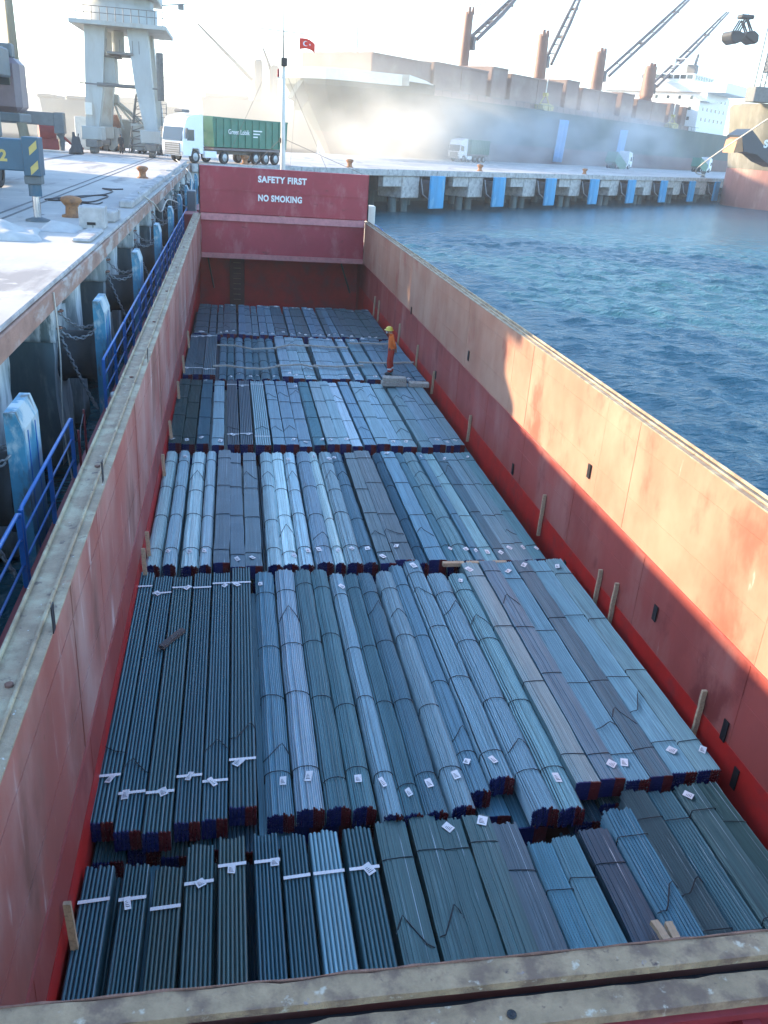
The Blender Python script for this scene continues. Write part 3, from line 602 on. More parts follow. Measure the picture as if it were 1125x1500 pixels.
# ------------------------------------------------------------------ timber in the hold
def plank(name, a, b, wdt, thk, matl, label, cat, group=None, roll=0, sag=0):
    a = Vector(a); b = Vector(b); d = b-a; L_ = d.length; n = 6; u = d.normalized(); s_ = Vector((0, 0, 1)).cross(u)
    if s_.length < .2: s_ = Vector((1, 0, 0))
    s_.normalize(); v = u.cross(s_); m = MB(); vs = []; r = random.Random(int(a.x*977+a.y*131)); 
    for i in range(n+1):
        p = d*(i/n)+Vector((0, 0, sag*sin(pi*i/n)))+v*r.uniform(-.004, .004)+s_*r.uniform(-.006, .006)
        for q, t in ((-1, -1), (1, -1), (1, 1), (-1, 1)): vs.append(p+s_*(q*wdt/2)+v*(t*thk/2))
    fs = [(i*4+q, i*4+(q+1) % 4, i*4+4+(q+1) % 4, i*4+4+q) for i in range(n) for q in range(4)]+[(3, 2, 1, 0), tuple(n*4+q for q in range(4))]
    m.add(vs, fs); o = m.build(name, matl); o.location = a
    return tag(o, label, cat, group)
def stake(px, py, side, h, lab):
    x = 6.87 if side > 0 else -1.64
    P = at_x(px, py, x); a = Vector((x, P.y, -.62)); top = -.02+h
    plank('timber_stake', a, (x+side*.04, P.y+.05, -.02+h*.8), .075, .05, M['wood'], lab, 'timber stake', 'timber stakes along the hold walls')
for k, (px, py, h) in enumerate(((1018, 1065, .36), (893, 905, .42), (869, 890, .30), (787, 790, .50), (684, 650, .25), (632, 578, .25), (609, 535, .55), (583, 500, .55), (553, 468, .5), (547, 458, .45))):
    stake(px, py, 1, h, 'upright timber stake wedged against the seaside hold wall, %s from the rusty end beam' % ORD[k])
for k, (px, py, h) in enumerate(((100, 1300, .35), (212, 805, .30), (217, 765, .25), (240, 655, .3), (250, 600, .3), (262, 555, .35), (269, 505, .4), (276, 460, .45))):
    stake(px, py, -1, h, 'upright timber stake wedged against the quayside hold wall, %s from the rusty end beam' % ORD[k])
def batten(pts, line, k):
    m = MB(); P = [Vector(p) for p in pts]; o0 = P[0].copy(); r = random.Random(k*7+3); N = 18; vs = []
    path = []
    for i in range(N+1):
        t = i/N*(len(P)-1); j = min(int(t), len(P)-2); f = t-j; f2 = f*f*(3-2*f)
        q = P[j].lerp(P[j+1], f); q.z = P[j].z+(P[j+1].z-P[j].z)*f2; path.append(q-o0+Vector((0, r.uniform(-.015, .015), r.uniform(-.006, .006))))
    for q in path:
        for dy, dz in ((-.045, 0), (.045, 0), (.045, .05), (-.045, .05)): vs.append(q+Vector((0, dy, dz)))
    m.add(vs, [(i*4+q, i*4+4+q, i*4+4+(q+1) % 4, i*4+(q+1) % 4) for i in range(N) for q in range(4)]+[(0, 1, 2, 3), (N*4+3, N*4+2, N*4+1, N*4)])
    o = m.build('timber_batten', M['woodgrey']); o.location = o0
    tag(o, 'pale timber batten laid across the steel bundles, %s piece from the quayside wall, %s line' % (ORD[k], line), 'timber batten', 'timber battens across the bundles')
zb = -.27
lines = {'bulkhead-side': [[(318, 506), (345, 507), (370, 512), (406, 511)], [(400, 512), (425, 507), (452, 509)], [(446, 506), (480, 509), (510, 510)], [(512, 505), (540, 505), (580, 506)]],
         'beam-side': [[(312, 537), (330, 536), (360, 540), (388, 541), (410, 537)], [(404, 538), (440, 536), (466, 540)], [(460, 536), (490, 538), (532, 536)], [(526, 533), (560, 534), (606, 533)]]}
for ln, L_ in lines.items():
    for k, pts in enumerate(L_):
        ps = [at_z(px, py, zb+.02+.01*(k % 2)) for px, py in pts]
        ym = sum(q.y for q in ps)/len(ps)
        batten([(q.x, q.y, zb+.015+.045*(k % 2)+.0*i) for i, q in enumerate(ps)], ln, k)
P = at_z(590, 562, -.2)
for k, (dx, dy, dz, lx, lab) in enumerate(((-.32, 0, 0, .85, 'lower timber block of the stack beside the orange-clad worker'), (-.30, .04, .145, .80, 'upper timber block of the stack beside the orange-clad worker'), (.55, -.05, 0, .70, 'timber block lying between the stack and the seaside wall'))):
    m = MB(); m.bbox(-lx/2, lx/2, -.16, .16, 0, .14, .012); o = m.build('timber_block', M['woodgrey']); o.location = (P.x+dx, P.y+dy, -.265+dz); o.rotation_euler = (0, 0, -.06*k)
    tag(o, lab, 'timber block', 'timber blocks near the worker')
a = at_z(236, 948, -.25); b_ = at_z(268, 923, -.25)
plank('loose_timber', a, b_, .10, .06, M['wooddark'], 'short dark loose timber lying across the ridged round-bar bundles', 'timber')
for k, (p0, p1) in enumerate((((958, 1350), (976, 1378)), ((978, 1352), (992, 1378)))):
    a = at_z(p0[0], p0[1], -.26); b_ = at_z(p1[0], p1[1], -.26)
    plank('timber_offcut', a, b_, .09, .06, M['wood'], ('square pale timber offcut on dark bundle by the rusty beam', 'split pale timber offcut beside the square one by the rusty beam')[k], 'timber')
for k, (px, w_) in enumerate(((672, .45), (706, .40), (742, .30))):
    P = at_z(px, 842, -.3); m = MB(); m.bbox(-w_/2, w_/2, -.05, .05, 0, .09, .008); o = m.build('timber_dunnage', M['wood']); o.location = (P.x, 14.85, -.34)
    tag(o, ('longest', 'middle', 'shortest')[k]+' pale timber dunnage piece in the gap behind the second bundle row', 'timber', 'dunnage pieces between bundle rows')

# ------------------------------------------------------------------ people
def person(name, label, loc, rz, joints, radii, edges, mats, assign, extra=None, scale=1.0):
    root = empty(name, loc, rz, label, 'person'); root.scale = (scale,)*3
    names = list(joints); me = bpy.data.meshes.new('sk'); me.from_pydata([joints[n] for n in names], [(names.index(a), names.index(b)) for a, b in edges], [])
    o = bpy.data.objects.new('sk', me); COL.objects.link(o)
    md = o.modifiers.new('s', 'SKIN'); md.use_smooth_shade = True
    for i, n in enumerate(names):
        r_ = radii[n]; me.skin_vertices[0].data[i].radius = r_ if isinstance(r_, tuple) else (r_, r_)
        me.skin_vertices[0].data[i].use_root = (i == 0)
    md2 = o.modifiers.new('d', 'SUBSURF'); md2.levels = 2; md2.render_levels = 2
    dg = bpy.context.evaluated_depsgraph_get(); dg.update(); bm_ = bpy.data.meshes.new_from_object(o.evaluated_get(dg)); bpy.data.objects.remove(o)
    bm_.materials.clear()
    for mm in mats: bm_.materials.append(mm)
    for p in bm_.polygons: p.material_index = assign(p.center); p.use_smooth = True
    mesh_obj('body', bm_, root)
    if extra: extra(root)
    return root
def standing(arms='back', lean=.05):
    J = {'pelvis': (0, 0, .92), 'waist': (.0, 0, 1.06), 'chest': (.02, 0, 1.28), 'neckb': (.05, 0, 1.43), 'neck': (.085, 0, 1.49), 'head': (.13, 0, 1.57), 'crown': (.13, 0, 1.67), 'nose': (.215, 0, 1.56)}
    Rr = {'pelvis': (.13, .16), 'waist': (.125, .15), 'chest': (.13, .17), 'neckb': (.09, .10), 'neck': .058, 'head': .092, 'crown': .075, 'nose': .022}
    E_ = [('pelvis', 'waist'), ('waist', 'chest'), ('chest', 'neckb'), ('neckb', 'neck'), ('neck', 'head'), ('head', 'crown'), ('head', 'nose')]
    for s, n in ((1, 'l'), (-1, 'r')):
        fx = .05*s
        J.update({'hip'+n: (0, .1*s, .88), 'knee'+n: (.03+fx*.6, .11*s, .48), 'ankle'+n: (-.02+fx, .11*s, .09), 'toe'+n: (.16+fx, .12*s, .045)})
        Rr.update({'hip'+n: .128, 'knee'+n: .105, 'ankle'+n: .08, 'toe'+n: .045})
        E_ += [('pelvis', 'hip'+n), ('hip'+n, 'knee'+n), ('knee'+n, 'ankle'+n), ('ankle'+n, 'toe'+n)]
        if arms == 'back':
            J.update({'sh'+n: (.02, .19*s, 1.36), 'el'+n: (-.10, .24*s, 1.10), 'wr'+n: (-.15, .10*s, .93), 'pa'+n: (-.155, .05*s, .885)})
        else:
            J.update({'sh'+n: (.02, .19*s, 1.36), 'el'+n: (.0, .25*s, 1.10), 'wr'+n: (.10, .24*s, .88), 'pa'+n: (.12, .23*s, .80)})
        Rr.update({'sh'+n: .075, 'el'+n: .052, 'wr'+n: .034, 'pa'+n: (.038, .026)})
        E_ += [('chest', 'sh'+n), ('sh'+n, 'el'+n), ('el'+n, 'wr'+n), ('wr'+n, 'pa'+n)]
        p = Vector(J['pa'+n])
        for f in range(5):
            o_ = Vector((.032*(f-2)*.6, 0, 0)); Ln = (.06, .078, .085, .08, .062)[f]
            tip = p+o_*1.3+Vector((.0 if f else .035, -.03*s, -Ln))
            J['f%d%s' % (f, n)] = tuple(p+o_+Vector((.0, -.008*s, -Ln*.5))); J['t%d%s' % (f, n)] = tuple(tip)
            Rr['f%d%s' % (f, n)] = .0095; Rr['t%d%s' % (f, n)] = .0075
            E_ += [('pa'+n, 'f%d%s' % (f, n)), ('f%d%s' % (f, n), 't%d%s' % (f, n))]
    return J, Rr, E_
def worker_assign(c):
    if c.z > 1.485: return 3
    if c.x < -.11 and c.z < 1.0 and c.z > .75: return 3
    if c.z > .965: return 0
    if .945 < c.z <= .985: return 2
    if c.z < .13: return 2
    if .20 < c.z < .27: return 4
    return 1
def helmet(root):
    m = MB(); m.lathe([(.155, 0), (.150, .005), (.122, .012), (.122, .05), (.105, .095), (.065, .125), (.0, .137)], 16, (.125, 0, 1.60)); 
    o = m.build('helmet', M['helmet'], root)
    m = MB(); m.box(.19, .30, -.07, .07, 1.598, 1.61); m.build('helmet_peak', M['helmet'], o)
    MB().bbox(.185, .235, -.055, .055, 1.485, 1.555, .015).build('face_mask', M['white'], root)
    for s in (-1, 1):
        MB().lathe([(.0, -.012), (.012, -.006), (.014, 0), (.012, .006), (.0, .012)], 8, (.205, .035*s, 1.575)).build('eye', M['black'], root)
        MB().bbox(.11, .15, s*.095-.012, s*.095+.012, 1.535, 1.60, .01).build('ear', M['skin'], root)
J, Rr, E_ = standing('back')
W_ = at_z(571, 549, -.29)
person('person', 'worker in orange shirt, red trousers and yellow helmet standing on the steel bundles', (W_.x, W_.y, -.285), pi*.97, J, Rr, E_, [M['shirt'], M['trousers'], M['darkcloth'], M['skin'], M['white']], worker_assign, helmet, 1.0)
J, Rr, E_ = standing('down')
def hair(root): MB().lathe([(.098, 0), (.1, .04), (.085, .09), (.04, .12), (0, .125)], 12, (.12, 0, 1.585)).build('hair', M['black'], root)

# ------------------------------------------------------------------ left quay
QZ = 4.5; QX = -3.5
quay = MB()
corner = (QX, 78.4)
p1 = pier(262, 0); p2 = pier(262, 41); p3 = pier(-8, 41)
poly = [(QX, -30), corner, (p1.x, p1.y), (p2.x, p2.y), (p3.x, p3.y), (-30, 122), (-220, 122), (-220, -30)]
quay.add([(x, y, QZ) for x, y in poly], [tuple(range(len(poly)))])
q_ = quay.build('quay_deck', M['concrete']); tag(q_, 'pale concrete quay surface', 'quay', kind='structure')
bm = bmesh.new(); bm.from_mesh(q_.data); bmesh.ops.triangulate(bm, faces=bm.faces[:]); 
for f in bm.faces:
    if f.normal.z < 0: f.normal_flip()
bm.to_mesh(q_.data); bm.free()
wall = empty('quay_wall', (QX, 0, 0), 0, 'quay front with rusty edge, white-streaked buttresses and dark recesses beside the ship', 'quay wall')
def wp(mb, name, mt): o = mb.build(name, mt, wall); return o
y = -6; k = 0
while y < 78:
    y1 = min(y+6.2, 78.4)
    j = random.uniform(-.02, .02)
    wp(MB().bbox(-.9, .02+j, y+.012, y1-.012, QZ-.10, QZ-.004, .02), 'coping', M['kerb'])
    wp(MB().bbox(-.9, .06+j, y+.012, y1-.012, QZ-.52, QZ-.11, .025), 'edge_beam', M['quayrust'])
    y = y1; k += 1
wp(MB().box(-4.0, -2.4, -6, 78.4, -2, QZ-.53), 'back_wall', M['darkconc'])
def rough_block(x0, x1, y0, y1, z0, z1, seed, amp=.05):
    bm = bmesh.new(); bmesh.ops.create_cube(bm, size=1); bmesh.ops.subdivide_edges(bm, edges=bm.edges[:], cuts=7, use_grid_fill=True)
    from mathutils import noise
    m = MB(); 
    for v in bm.verts:
        c = Vector(((x0+x1)/2+v.co.x*(x1-x0), (y0+y1)/2+v.co.y*(y1-y0), (z0+z1)/2+v.co.z*(z1-z0)))
        v.co = c+noise.noise_vector(c*1.7+Vector((seed, 0, 0)))*amp+noise.noise_vector(c*5+Vector((0, seed, 0)))*amp*.5
    bm.verts.ensure_lookup_table(); bm.verts.index_update()
    m.add([v.co for v in bm.verts], [[v.index for v in f.verts] for f in bm.faces], 0, True); bm.free(); return m
FY = [11.4+7.7*i for i in range(9)]
for i, fy in enumerate([3.7]+FY):
    b0 = fy-.85
    wp(rough_block(-2.6, -.10, b0, b0+1.0, 3.2, QZ-.5, i*3.1, .05), 'buttress_head', M['roughconc'])
    mb = rough_block(-2.3, -.16, b0+.04, b0+1.7, .5, 3.7, i*5.7, .07)
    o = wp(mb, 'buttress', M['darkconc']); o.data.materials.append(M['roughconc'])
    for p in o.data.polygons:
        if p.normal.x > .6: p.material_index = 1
    if i > 0:
        wp(rough_block(-2.2, -.3, b0+3.9, b0+4.7, .2, QZ-.5, i*2.3, .05), 'pile', M['roughconc'])
    wp(MB().tube([(-2.0+0, b0+.9, .6), (-2.0, b0+.9, -3)], .5, 14), 'pile', M['darkconc'])
def chain(mb, a, b, sag, link=.11, r=.016):
    a = Vector(a); b = Vector(b); L_ = (b-a).length*1.05; n = max(4, int(L_/(link*.72)))
    prev = None
    for i in range(n):
        t = (i+.5)/n; p = a.lerp(b, t)+Vector((0, 0, -sag*4*t*(1-t))); d = ((b-a)+Vector((0, 0, -sag*4*(1-2*t)))).normalized()
        s_ = d.cross(Vector((0, 0, 1)));
        if s_.length < .1: s_ = d.cross(Vector((0, 1, 0)))
        s_.normalize(); u_ = s_.cross(d); ax = s_ if i % 2 else u_
        pts = [p+d*(link*.5*cos(q))+ax*(link*.3*sin(q)) for q in [2*pi*j/8 for j in range(9)]]
        mb.tube(pts, r, 4, cap=False)
def fender(i, fy):
    e = empty('quay_fender', (QX, fy, 0), 0, 'blue-faced rubber fender with chains on the quay wall, %s from the near end' % ORD[i], 'fender', 'fenders along the quay wall')
    # barrel along +X
    m = MB(); n = 20; prof = [(-.18, .58), (-.10, .58), (-.08, .52), (.50, .52), (.52, .60), (.62, .60)]
    vs = [(x, .1+r*cos(2*pi*j/n), 2.75+r*sin(2*pi*j/n)) for x, r in prof for j in range(n)]
    m.add(vs, [(a*n+j, a*n+(j+1) % n, (a+1)*n+(j+1) % n, (a+1)*n+j) for a in range(len(prof)-1) for j in range(n)], 0, True)
    m.build('rubber_barrel', M['rubber'], e)
    m = MB(); pr = [(.62, .95), (.84, .95), (.84, 3.75), (.76, 4.0), (.62, 4.0)]
    m.prism([(x, z) for x, z in pr], -.42, .52, 'y'); m.build('fender_panel', M['fenderblue'], e)
    for yy in (-.18, .26): MB().box(.842, .85, yy-.012, yy+.012, 1.0, 3.7).build('panel_joint', M['blue'], e)
    m = MB(); chain(m, (-.1, -.5, 3.45), (.66, -.45, 3.45), .22); m.build('chain', M['chain'], e)
    m = MB(); chain(m, (-.1, -.25, 3.75), (.66, .2, 3.5), .25); m.build('chain', M['chain'], e)
    m = MB(); chain(m, (-.1, -.52, 3.45), (.60, -.60, 1.75), .10); m.build('chain', M['chain'], e)
    for yy, zz in ((-.5, 3.45), (-.25, 3.75)): MB().tube([Vector((-.1, yy, zz))+Vector((.0+.09*cos(q), .09*sin(q), 0)) for q in [2*pi*j/8 for j in range(9)]], .022, 5).build('shackle', M['rustedge'], e)
for i, fy in enumerate(FY): fender(i, fy)
# kerb blocks along the edge
KB = [(24.0, 26.6, .10), (29.2, 30.6, .34), (34.5, 42, .26), (42.5, 50, .28), (51, 58, .26), (59, 68, .28), (69, 77, .26)]
for k, (a, b_, h) in enumerate(KB):
    m = MB(); m.bbox(-.62, -.12, 0, b_-a, 0, h, .05); o = m.build('kerb_block', M['kerb']); o.location = (QX, a, QZ)
    tag(o, 'pale concrete kerb block on the quay edge, %s along from the near end' % ORD[k], 'kerb block', 'kerb blocks on the quay edge')
def bollard(p, lab, sc_=1., matl='bollard'):
    o = MB().lathe([(.34, 0), (.34, .06), (.22, .10), (.20, .34), (.30, .46), (.36, .54), (.32, .63), (.18, .68), (0, .70)], 16).build('bollard', M[matl]); o.location = p; o.scale = (sc_,)*3
    m = MB(); 
    return tag(o, lab, 'bollard', 'mooring bollards')
bollard((at_z(106, 318, QZ).x, at_z(106, 318, QZ).y, QZ), 'orange-brown rusty mooring bollard beside the black cables on the quay', .95)
bollard((at_z(209, 261, QZ).x, at_z(209, 261, QZ).y, QZ), 'orange-brown rusty mooring bollard on the quay near the portal crane', .95)
# crane rails let into the quay
for k, (a, b_) in enumerate((((60, 308), (212, 237)), ((45, 306), (205, 236)))):
    pa = at_z(*a, QZ); pb = at_z(*b_, QZ); x = (pa.x+pb.x)/2-.5*k
    o = MB().box(-.05, .05, 0, 65, .002, .012).build('crane_rail', M['asphaltline']); o.location = (-6.9-.42*k, 27, QZ)
    tag(o, ('outer', 'inner')[k]+' dark steel crane rail let into the quay surface', 'crane rail', kind=None)
o = MB().box(-.25, .25, 0, 60, .002, .006).build('crane_rail', M['asphaltline']); o.location = (-13.2, 30, QZ); tag(o, 'landward crane rail running to the left portal legs', 'crane rail')
# cables and ropes
def cable(name, pts, r, mt, lab, cat='cable', wob=.15, seed=0, n=40):
    rg = random.Random(seed); P = [Vector(p) for p in pts]; out = []
    for i in range(n+1):
        t = i/n*(len(P)-1); j = min(int(t), len(P)-2); f = t-j
        p0 = P[max(j-1, 0)]; p1_ = P[j]; p2_ = P[j+1]; p3_ = P[min(j+2, len(P)-1)]
        q = .5*((2*p1_)+(p2_-p0)*f+(2*p0-5*p1_+4*p2_-p3_)*f*f+(3*p1_-p0-3*p2_+p3_)*f**3)
        out.append(q)
    o = MB().tube([q-out[0] for q in out], r, 5).build(name, mt); o.location = out[0]
    return tag(o, lab, cat)
z = QZ+.03
def qp(px, py, dz=.03): return at_z(px, py, QZ+dz)
cable('power_cable', [qp(66, 292), qp(90, 289), qp(120, 287), qp(150, 285), qp(165, 280), qp(150, 276), qp(164, 277), qp(180, 277)], .03, M['cable'], 'black power cable snaking over the quay past the bollard', seed=1)
cable('power_cable', [qp(70, 293), qp(100, 294), qp(130, 296), qp(150, 291), qp(158, 287), qp(140, 286), qp(110, 290), qp(85, 291)], .03, M['cable'], 'black power cable looped beside the bollard', seed=2)
cable('power_cable', [qp(110, 300), qp(122, 306), qp(135, 312), qp(128, 303), qp(115, 297), qp(140, 299), qp(150, 296)], .025, M['cable'], 'short coil of thin black cable behind the bollard', seed=3)
e0 = Vector((QX-.3, 38.5, QZ+.3)); 
cable('mooring_rope', [e0, e0+Vector((.5, 1.2, -.5)), e0+Vector((.55, 4.5, -1.1)), e0+Vector((.6, 9, -.9)), Vector((-2.5, 51, 3.3))], .035, M['rope'], 'slack pale mooring rope drooping from quay edge to ship', 'rope')
cable('mooring_rope', [Vector((QX-.8, 74, QZ+.4)), Vector((QX+.6, 66, QZ-.2)), Vector((-2.4, 56, 3.6)), Vector((-2.1, 51.5, 3.4))], .04, M['rope'], 'taut pale mooring rope from the quay corner to the ship', 'rope')
cable('hanging_rope', [Vector((QX+.08, 17.6, QZ-.15)), Vector((QX+.12, 17.5, 3.2)), Vector((QX+.1, 17.3, 1.8)), Vector((QX+.2, 17.2, .6))], .018, M['rope'], 'thin grey rope hanging down the quay wall', 'rope')
def tarp(px, py, sx, sy, h, lab, seed, rz=0):
    from mathutils import noise
    n = 16; m = MB(); vs = []
    for j in range(n+1):
        for i in range(n+1):
            u_, v_ = i/n*2-1, j/n*2-1
            e_ = max(0, 1-max(abs(u_), abs(v_))**2)
            c = Vector((u_*sx, v_*sy, 0)); hh = h*e_**.6*(.6+.6*noise.noise(c*1.3+Vector((seed, 0, 0))))+.05*noise.noise(c*4+Vector((seed, 3, 0)))*e_
            vs.append((c.x+.1*noise.noise(c*2), c.y+.1*noise.noise(c*2+Vector((5, 5, 5))), max(.006, hh)))
    m.add(vs, [(j*(n+1)+i, j*(n+1)+i+1, (j+1)*(n+1)+i+1, (j+1)*(n+1)+i) for j in range(n) for i in range(n)], 0, True)
    o = m.build('tarpaulin', M['tarp']); p = qp(px, py, 0); o.location = (p.x, p.y, QZ); o.rotation_euler = (0, 0, rz)
    tag(o, lab, 'tarpaulin')
tarp(18, 345, .7, 1.2, .5, 'crumpled white tarpaulin heap on the quay below the outrigger foot', 1.0, .2)
tarp(95, 335, .5, 1.0, .28, 'low grey-white tarpaulin sheet beside the orange bollard', 4.0, -.1)
o = MB().bbox(-.35, .35, -.45, .45, 0, .62, .03).build('concrete_block', M['kerb']); o.location = (QX-.55, 27.6, QZ); tag(o, 'pale concrete block with dark slot on the quay edge', 'concrete block')
MB().box(-.12, .12, -.47, -.448, .12, .2).build('slot', M['black'], o)

# near mobile crane: body stands just left of the picture, one outrigger reaches into it
mc = empty('mobile_crane', (-10.6, 36, QZ), 0, 'blue mobile crane with outrigger number 2 standing on the quay', 'mobile crane')
def loc_of(p, e): return Vector(p)-Vector(e.location)
foot = at_z(56, 324, QZ); fx, fy = foot.x+10.6, foot.y-36
ob = MB().bbox(fx-3.2, fx+.16, fy-.32, fy+.32, 1.42, 2.28, .03).build('outrigger_beam', M['mobile'], mc)
MB().bbox(fx-.2, fx+.26, fy-.36, fy+.36, 1.30, 2.36, .02).build('beam_end', M['mobile'], ob)
def stripe(x0, x1, z0, z1, y): return [(x0, y, z0), (x1, y, z0+.12), (x1, y, z1+.12), (x0, y, z1)]
for z0 in (1.32, 1.86):
    m = MB(); vs = [(fx+.0, fy-.366, z0), (fx+.22, fy-.366, z0+.2), (fx+.22, fy-.366, z0+.42), (fx+.0, fy-.366, z0+.22)]
    m.add(vs, [(0, 1, 2, 3)]); m.build('hazard_stripe', M['yellow'], ob)
text('2', 'lettering', M['yellow'], ob, .42, (fx-.85, fy-.328, 1.68), (1, 0, 0), (0, 0, 1), .004)
jk = MB().bbox(fx-.24, fx+.24, fy-.24, fy+.24, 1.06, 1.30, .02).build('jack_collar', M['mobilegrey'], mc)
MB().tube([(fx, fy, 1.05), (fx, fy, .72)], .19, 14).build('jack_sleeve', M['mobile'], mc)
MB().tube([(fx, fy, .72), (fx, fy, .1)], .11, 12).build('jack_rod', M['chrome'], mc)
MB().lathe([(.36, 0.005), (.36, .05), (.14, .12)], 16, (fx, fy, 0)).build('jack_foot', M['mobilegrey'], mc)
MB().bbox(-1.35, 1.0, -7.5, 9.2, .75, 1.9, .05).build('chassis', M['mobile'], mc)
for yy in (-5.6, -4.1, -2.2, -.6, 3.2, 4.8):
    for s_ in (-1, 1):
        m = MB(); n = 20; prof = [(-.2, .45), (-.2, .68), (-.14, .74), (.14, .74), (.2, .68), (.2, .45)]
        vs = [(s_*1.0-.2+x, yy+r*cos(2*pi*j/n), .75+r*sin(2*pi*j/n)) for x, r in prof for j in range(n)]
        m.add(vs, [(a*n+j, a*n+(j+1) % n, (a+1)*n+(j+1) % n, (a+1)*n+j) for a in range(len(prof)-1) for j in range(n)], 0, True); m.add([(s_*1.15-.2, yy+.45*cos(2*pi*j/n), .75+.45*sin(2*pi*j/n)) for j in range(n)], [tuple(range(n))])
        m.build('wheel', M['tyre'], mc)
MB().bbox(-1.35, .85, -5.0, 6.4, 1.95, 4.5, .08).build('machine_house', M['mobilegrey'], mc)  # house length shaped to cast shade on the seaside hold wall
MB().bbox(-.7, .7, -6.4, 9.8, 4.4, 5.6, .08).build('boom', M['mobilegrey'], mc)
# operator cab seen at the left edge
cabp = at_y(9, 118, 47.0)-Vector(mc.location)
cb = MB().bbox(cabp.x-.9, cabp.x+.75, 10.2, 12.0, cabp.z-1.35, cabp.z+.95, .25).build('operator_cab', M['cabred'], mc)
MB().bbox(cabp.x-.5, cabp.x+.35, 10.17, 10.26, cabp.z-.2, cabp.z+.62, .02).build('cab_window', M['glass'], cb)
MB().bbox(cabp.x-.95, cabp.x+.7, 9.8, 12.4, cabp.z-1.75, cabp.z-1.37, .04).build('cab_step', M['mobilegrey'], mc)
MB().bbox(cabp.x-.2, cabp.x+.45, 10.6, 11.3, cabp.z+.96, cabp.z+1.55, .06).build('cab_beacon', M['mobilegrey'], cb)
# second mobile crane further along the quay
m2 = empty('mobile_crane', (-25.5, 84, QZ), 0, 'grey-green mobile crane behind the blue one with raised pale boom and extended outrigger', 'mobile crane')
f2 = at_z(91, 223, QZ)-Vector(m2.location)
MB().bbox(1.2, f2.x+.15, f2.y-.5, f2.y+.5, 2.1, 3.15, .05).build('outrigger_beam', M['mobilegrey'], m2)
MB().bbox(f2.x-.42, f2.x+.42, f2.y-.55, f2.y+.55, 1.5, 3.2, .05).build('beam_end', M['mobilegrey'], m2)
MB().tube([(f2.x, f2.y, 1.5), (f2.x+.05, f2.y, .9), (f2.x+.05, f2.y, .15)], [.4, .28, .2], 12).build('jack_rod', M['mobilegrey'], m2)
MB().bbox(f2.x-2.9, f2.x+1.4, f2.y-1.2, f2.y+1.2, .01, .12, .02).build('jack_mat', M['tarp'], m2)
MB().bbox(-2.2, 3.4, -5, 5, .9, 2.4, .08).build('chassis', M['mobilegrey'], m2)
m = MB(); m.tube([(4.3, -1.0, 1.2), (4.3, -1.0, 1.9), (4.5, -1.0, 2.5), (4.3, -1.0, 3.1), (4.5, -1.0, 3.6)], [.4, .55, .4, .55, .3], 8); m.build('hose_stack', M['tarp'], m2)
MB().bbox(-2, 2.5, -4.2, 3, 2.5, 5.2, .1).build('machine_house', M['mobilegrey'], m2)
b0 = at_y(29, 168, 84)-Vector(m2.location); b1 = at_y(9, -25, 84)-Vector(m2.location)
MB().tube([b0+Vector((.3, 0, -2.2)), b0, b1], [.5, .45, .34], 6).build('boom', M['oliveship'], m2)

for k in range(3):  # out-of-view stack added to shade the far part of the seaside wall
    c_ = empty('shade_container', (-16.4, 53, QZ+k*2.62), 0, ('bottom', 'middle', 'top')[k]+' container of the unseen stack added to shade the seaside hold wall', 'container', 'unseen containers added for shade')
    mt = M[('hullred', 'mobile', 'truckgreen')[k]]; m = MB(); m.box(-1.16, 1.16, -6.04, 6.04, .12, 2.50); m.build('wall', mt, c_)
    for q in range(40):
        yy = -5.9+q*.3
        for x in (-1.19, 1.162): MB().box(x, x+.03, yy, yy+.15, .14, 2.46).build('corrugation', mt, c_)
    for x in (-1.22, 1.10):
        for yy in (-6.10, 5.98): MB().box(x, x+.12, yy, yy+.12, 0.005, 2.6).build('corner_post', mt, c_)
    for x in (-.6, .1): MB().box(x, x+.5, -6.07, -6.045, .2, 2.4).build('door', mt, c_)
# red gear beside the outrigger
rd = empty('winch_drum', (at_z(58, 222, QZ).x, at_z(58, 222, QZ).y+4, QZ), .3, 'red winch drum with hoses standing behind the extended outrigger', 'winch')
MB().bbox(-.9, .9, -.6, .6, .1, 1.0, .05).build('frame', M['hullred'], rd); MB().tube([(-.7, 0, 1.5), (.7, 0, 1.5)], .75, 14).build('drum', M['hullred'], rd)
MB().tube([(.9, -.3, 1.6), (1.9, -.4, .7), (3.0, -.4, .3)], .12, 6).build('hose', M['hullred'], rd)

# ------------------------------------------------------------------ portal crane
pc = empty('portal_crane', (0, 0, QZ), 0, 'tall pale grey portal crane with tapering legs standing on the quay', 'portal crane')
la = at_z(139, 224, QZ); ra = at_z(222, 231, QZ)
YC = 88.0; ztop = at_y(170, 40, YC).z-QZ
xl = [at_y(139, 222, YC).x, at_y(138, 40, YC).x]; xr = [at_y(229, 230, YC).x, at_y(200, 40, YC).x]
def leg(xb, xt, wb, wt, yb, yt, name='leg'):
    m = MB(); vs = []
    for (x, w_, z_, y_) in ((xb, wb, 2.2, yb), (xb*.45+xt*.55, wb*.35+wt*.65, ztop*.55, yb*.5+yt*.5), (xt, wt, ztop, yt)):
        for sx, sy in ((-1, -1), (1, -1), (1, 1), (-1, 1)): vs.append((x+sx*w_/2, y_+sy*w_*.5, z_))
    m.add(vs, [(i*4+q, i*4+(q+1) % 4, i*4+4+(q+1) % 4, i*4+4+q) for i in range(2) for q in range(4)]+[(3, 2, 1, 0), (8, 9, 10, 11)])
    return m.build(name, M['crane'], pc)
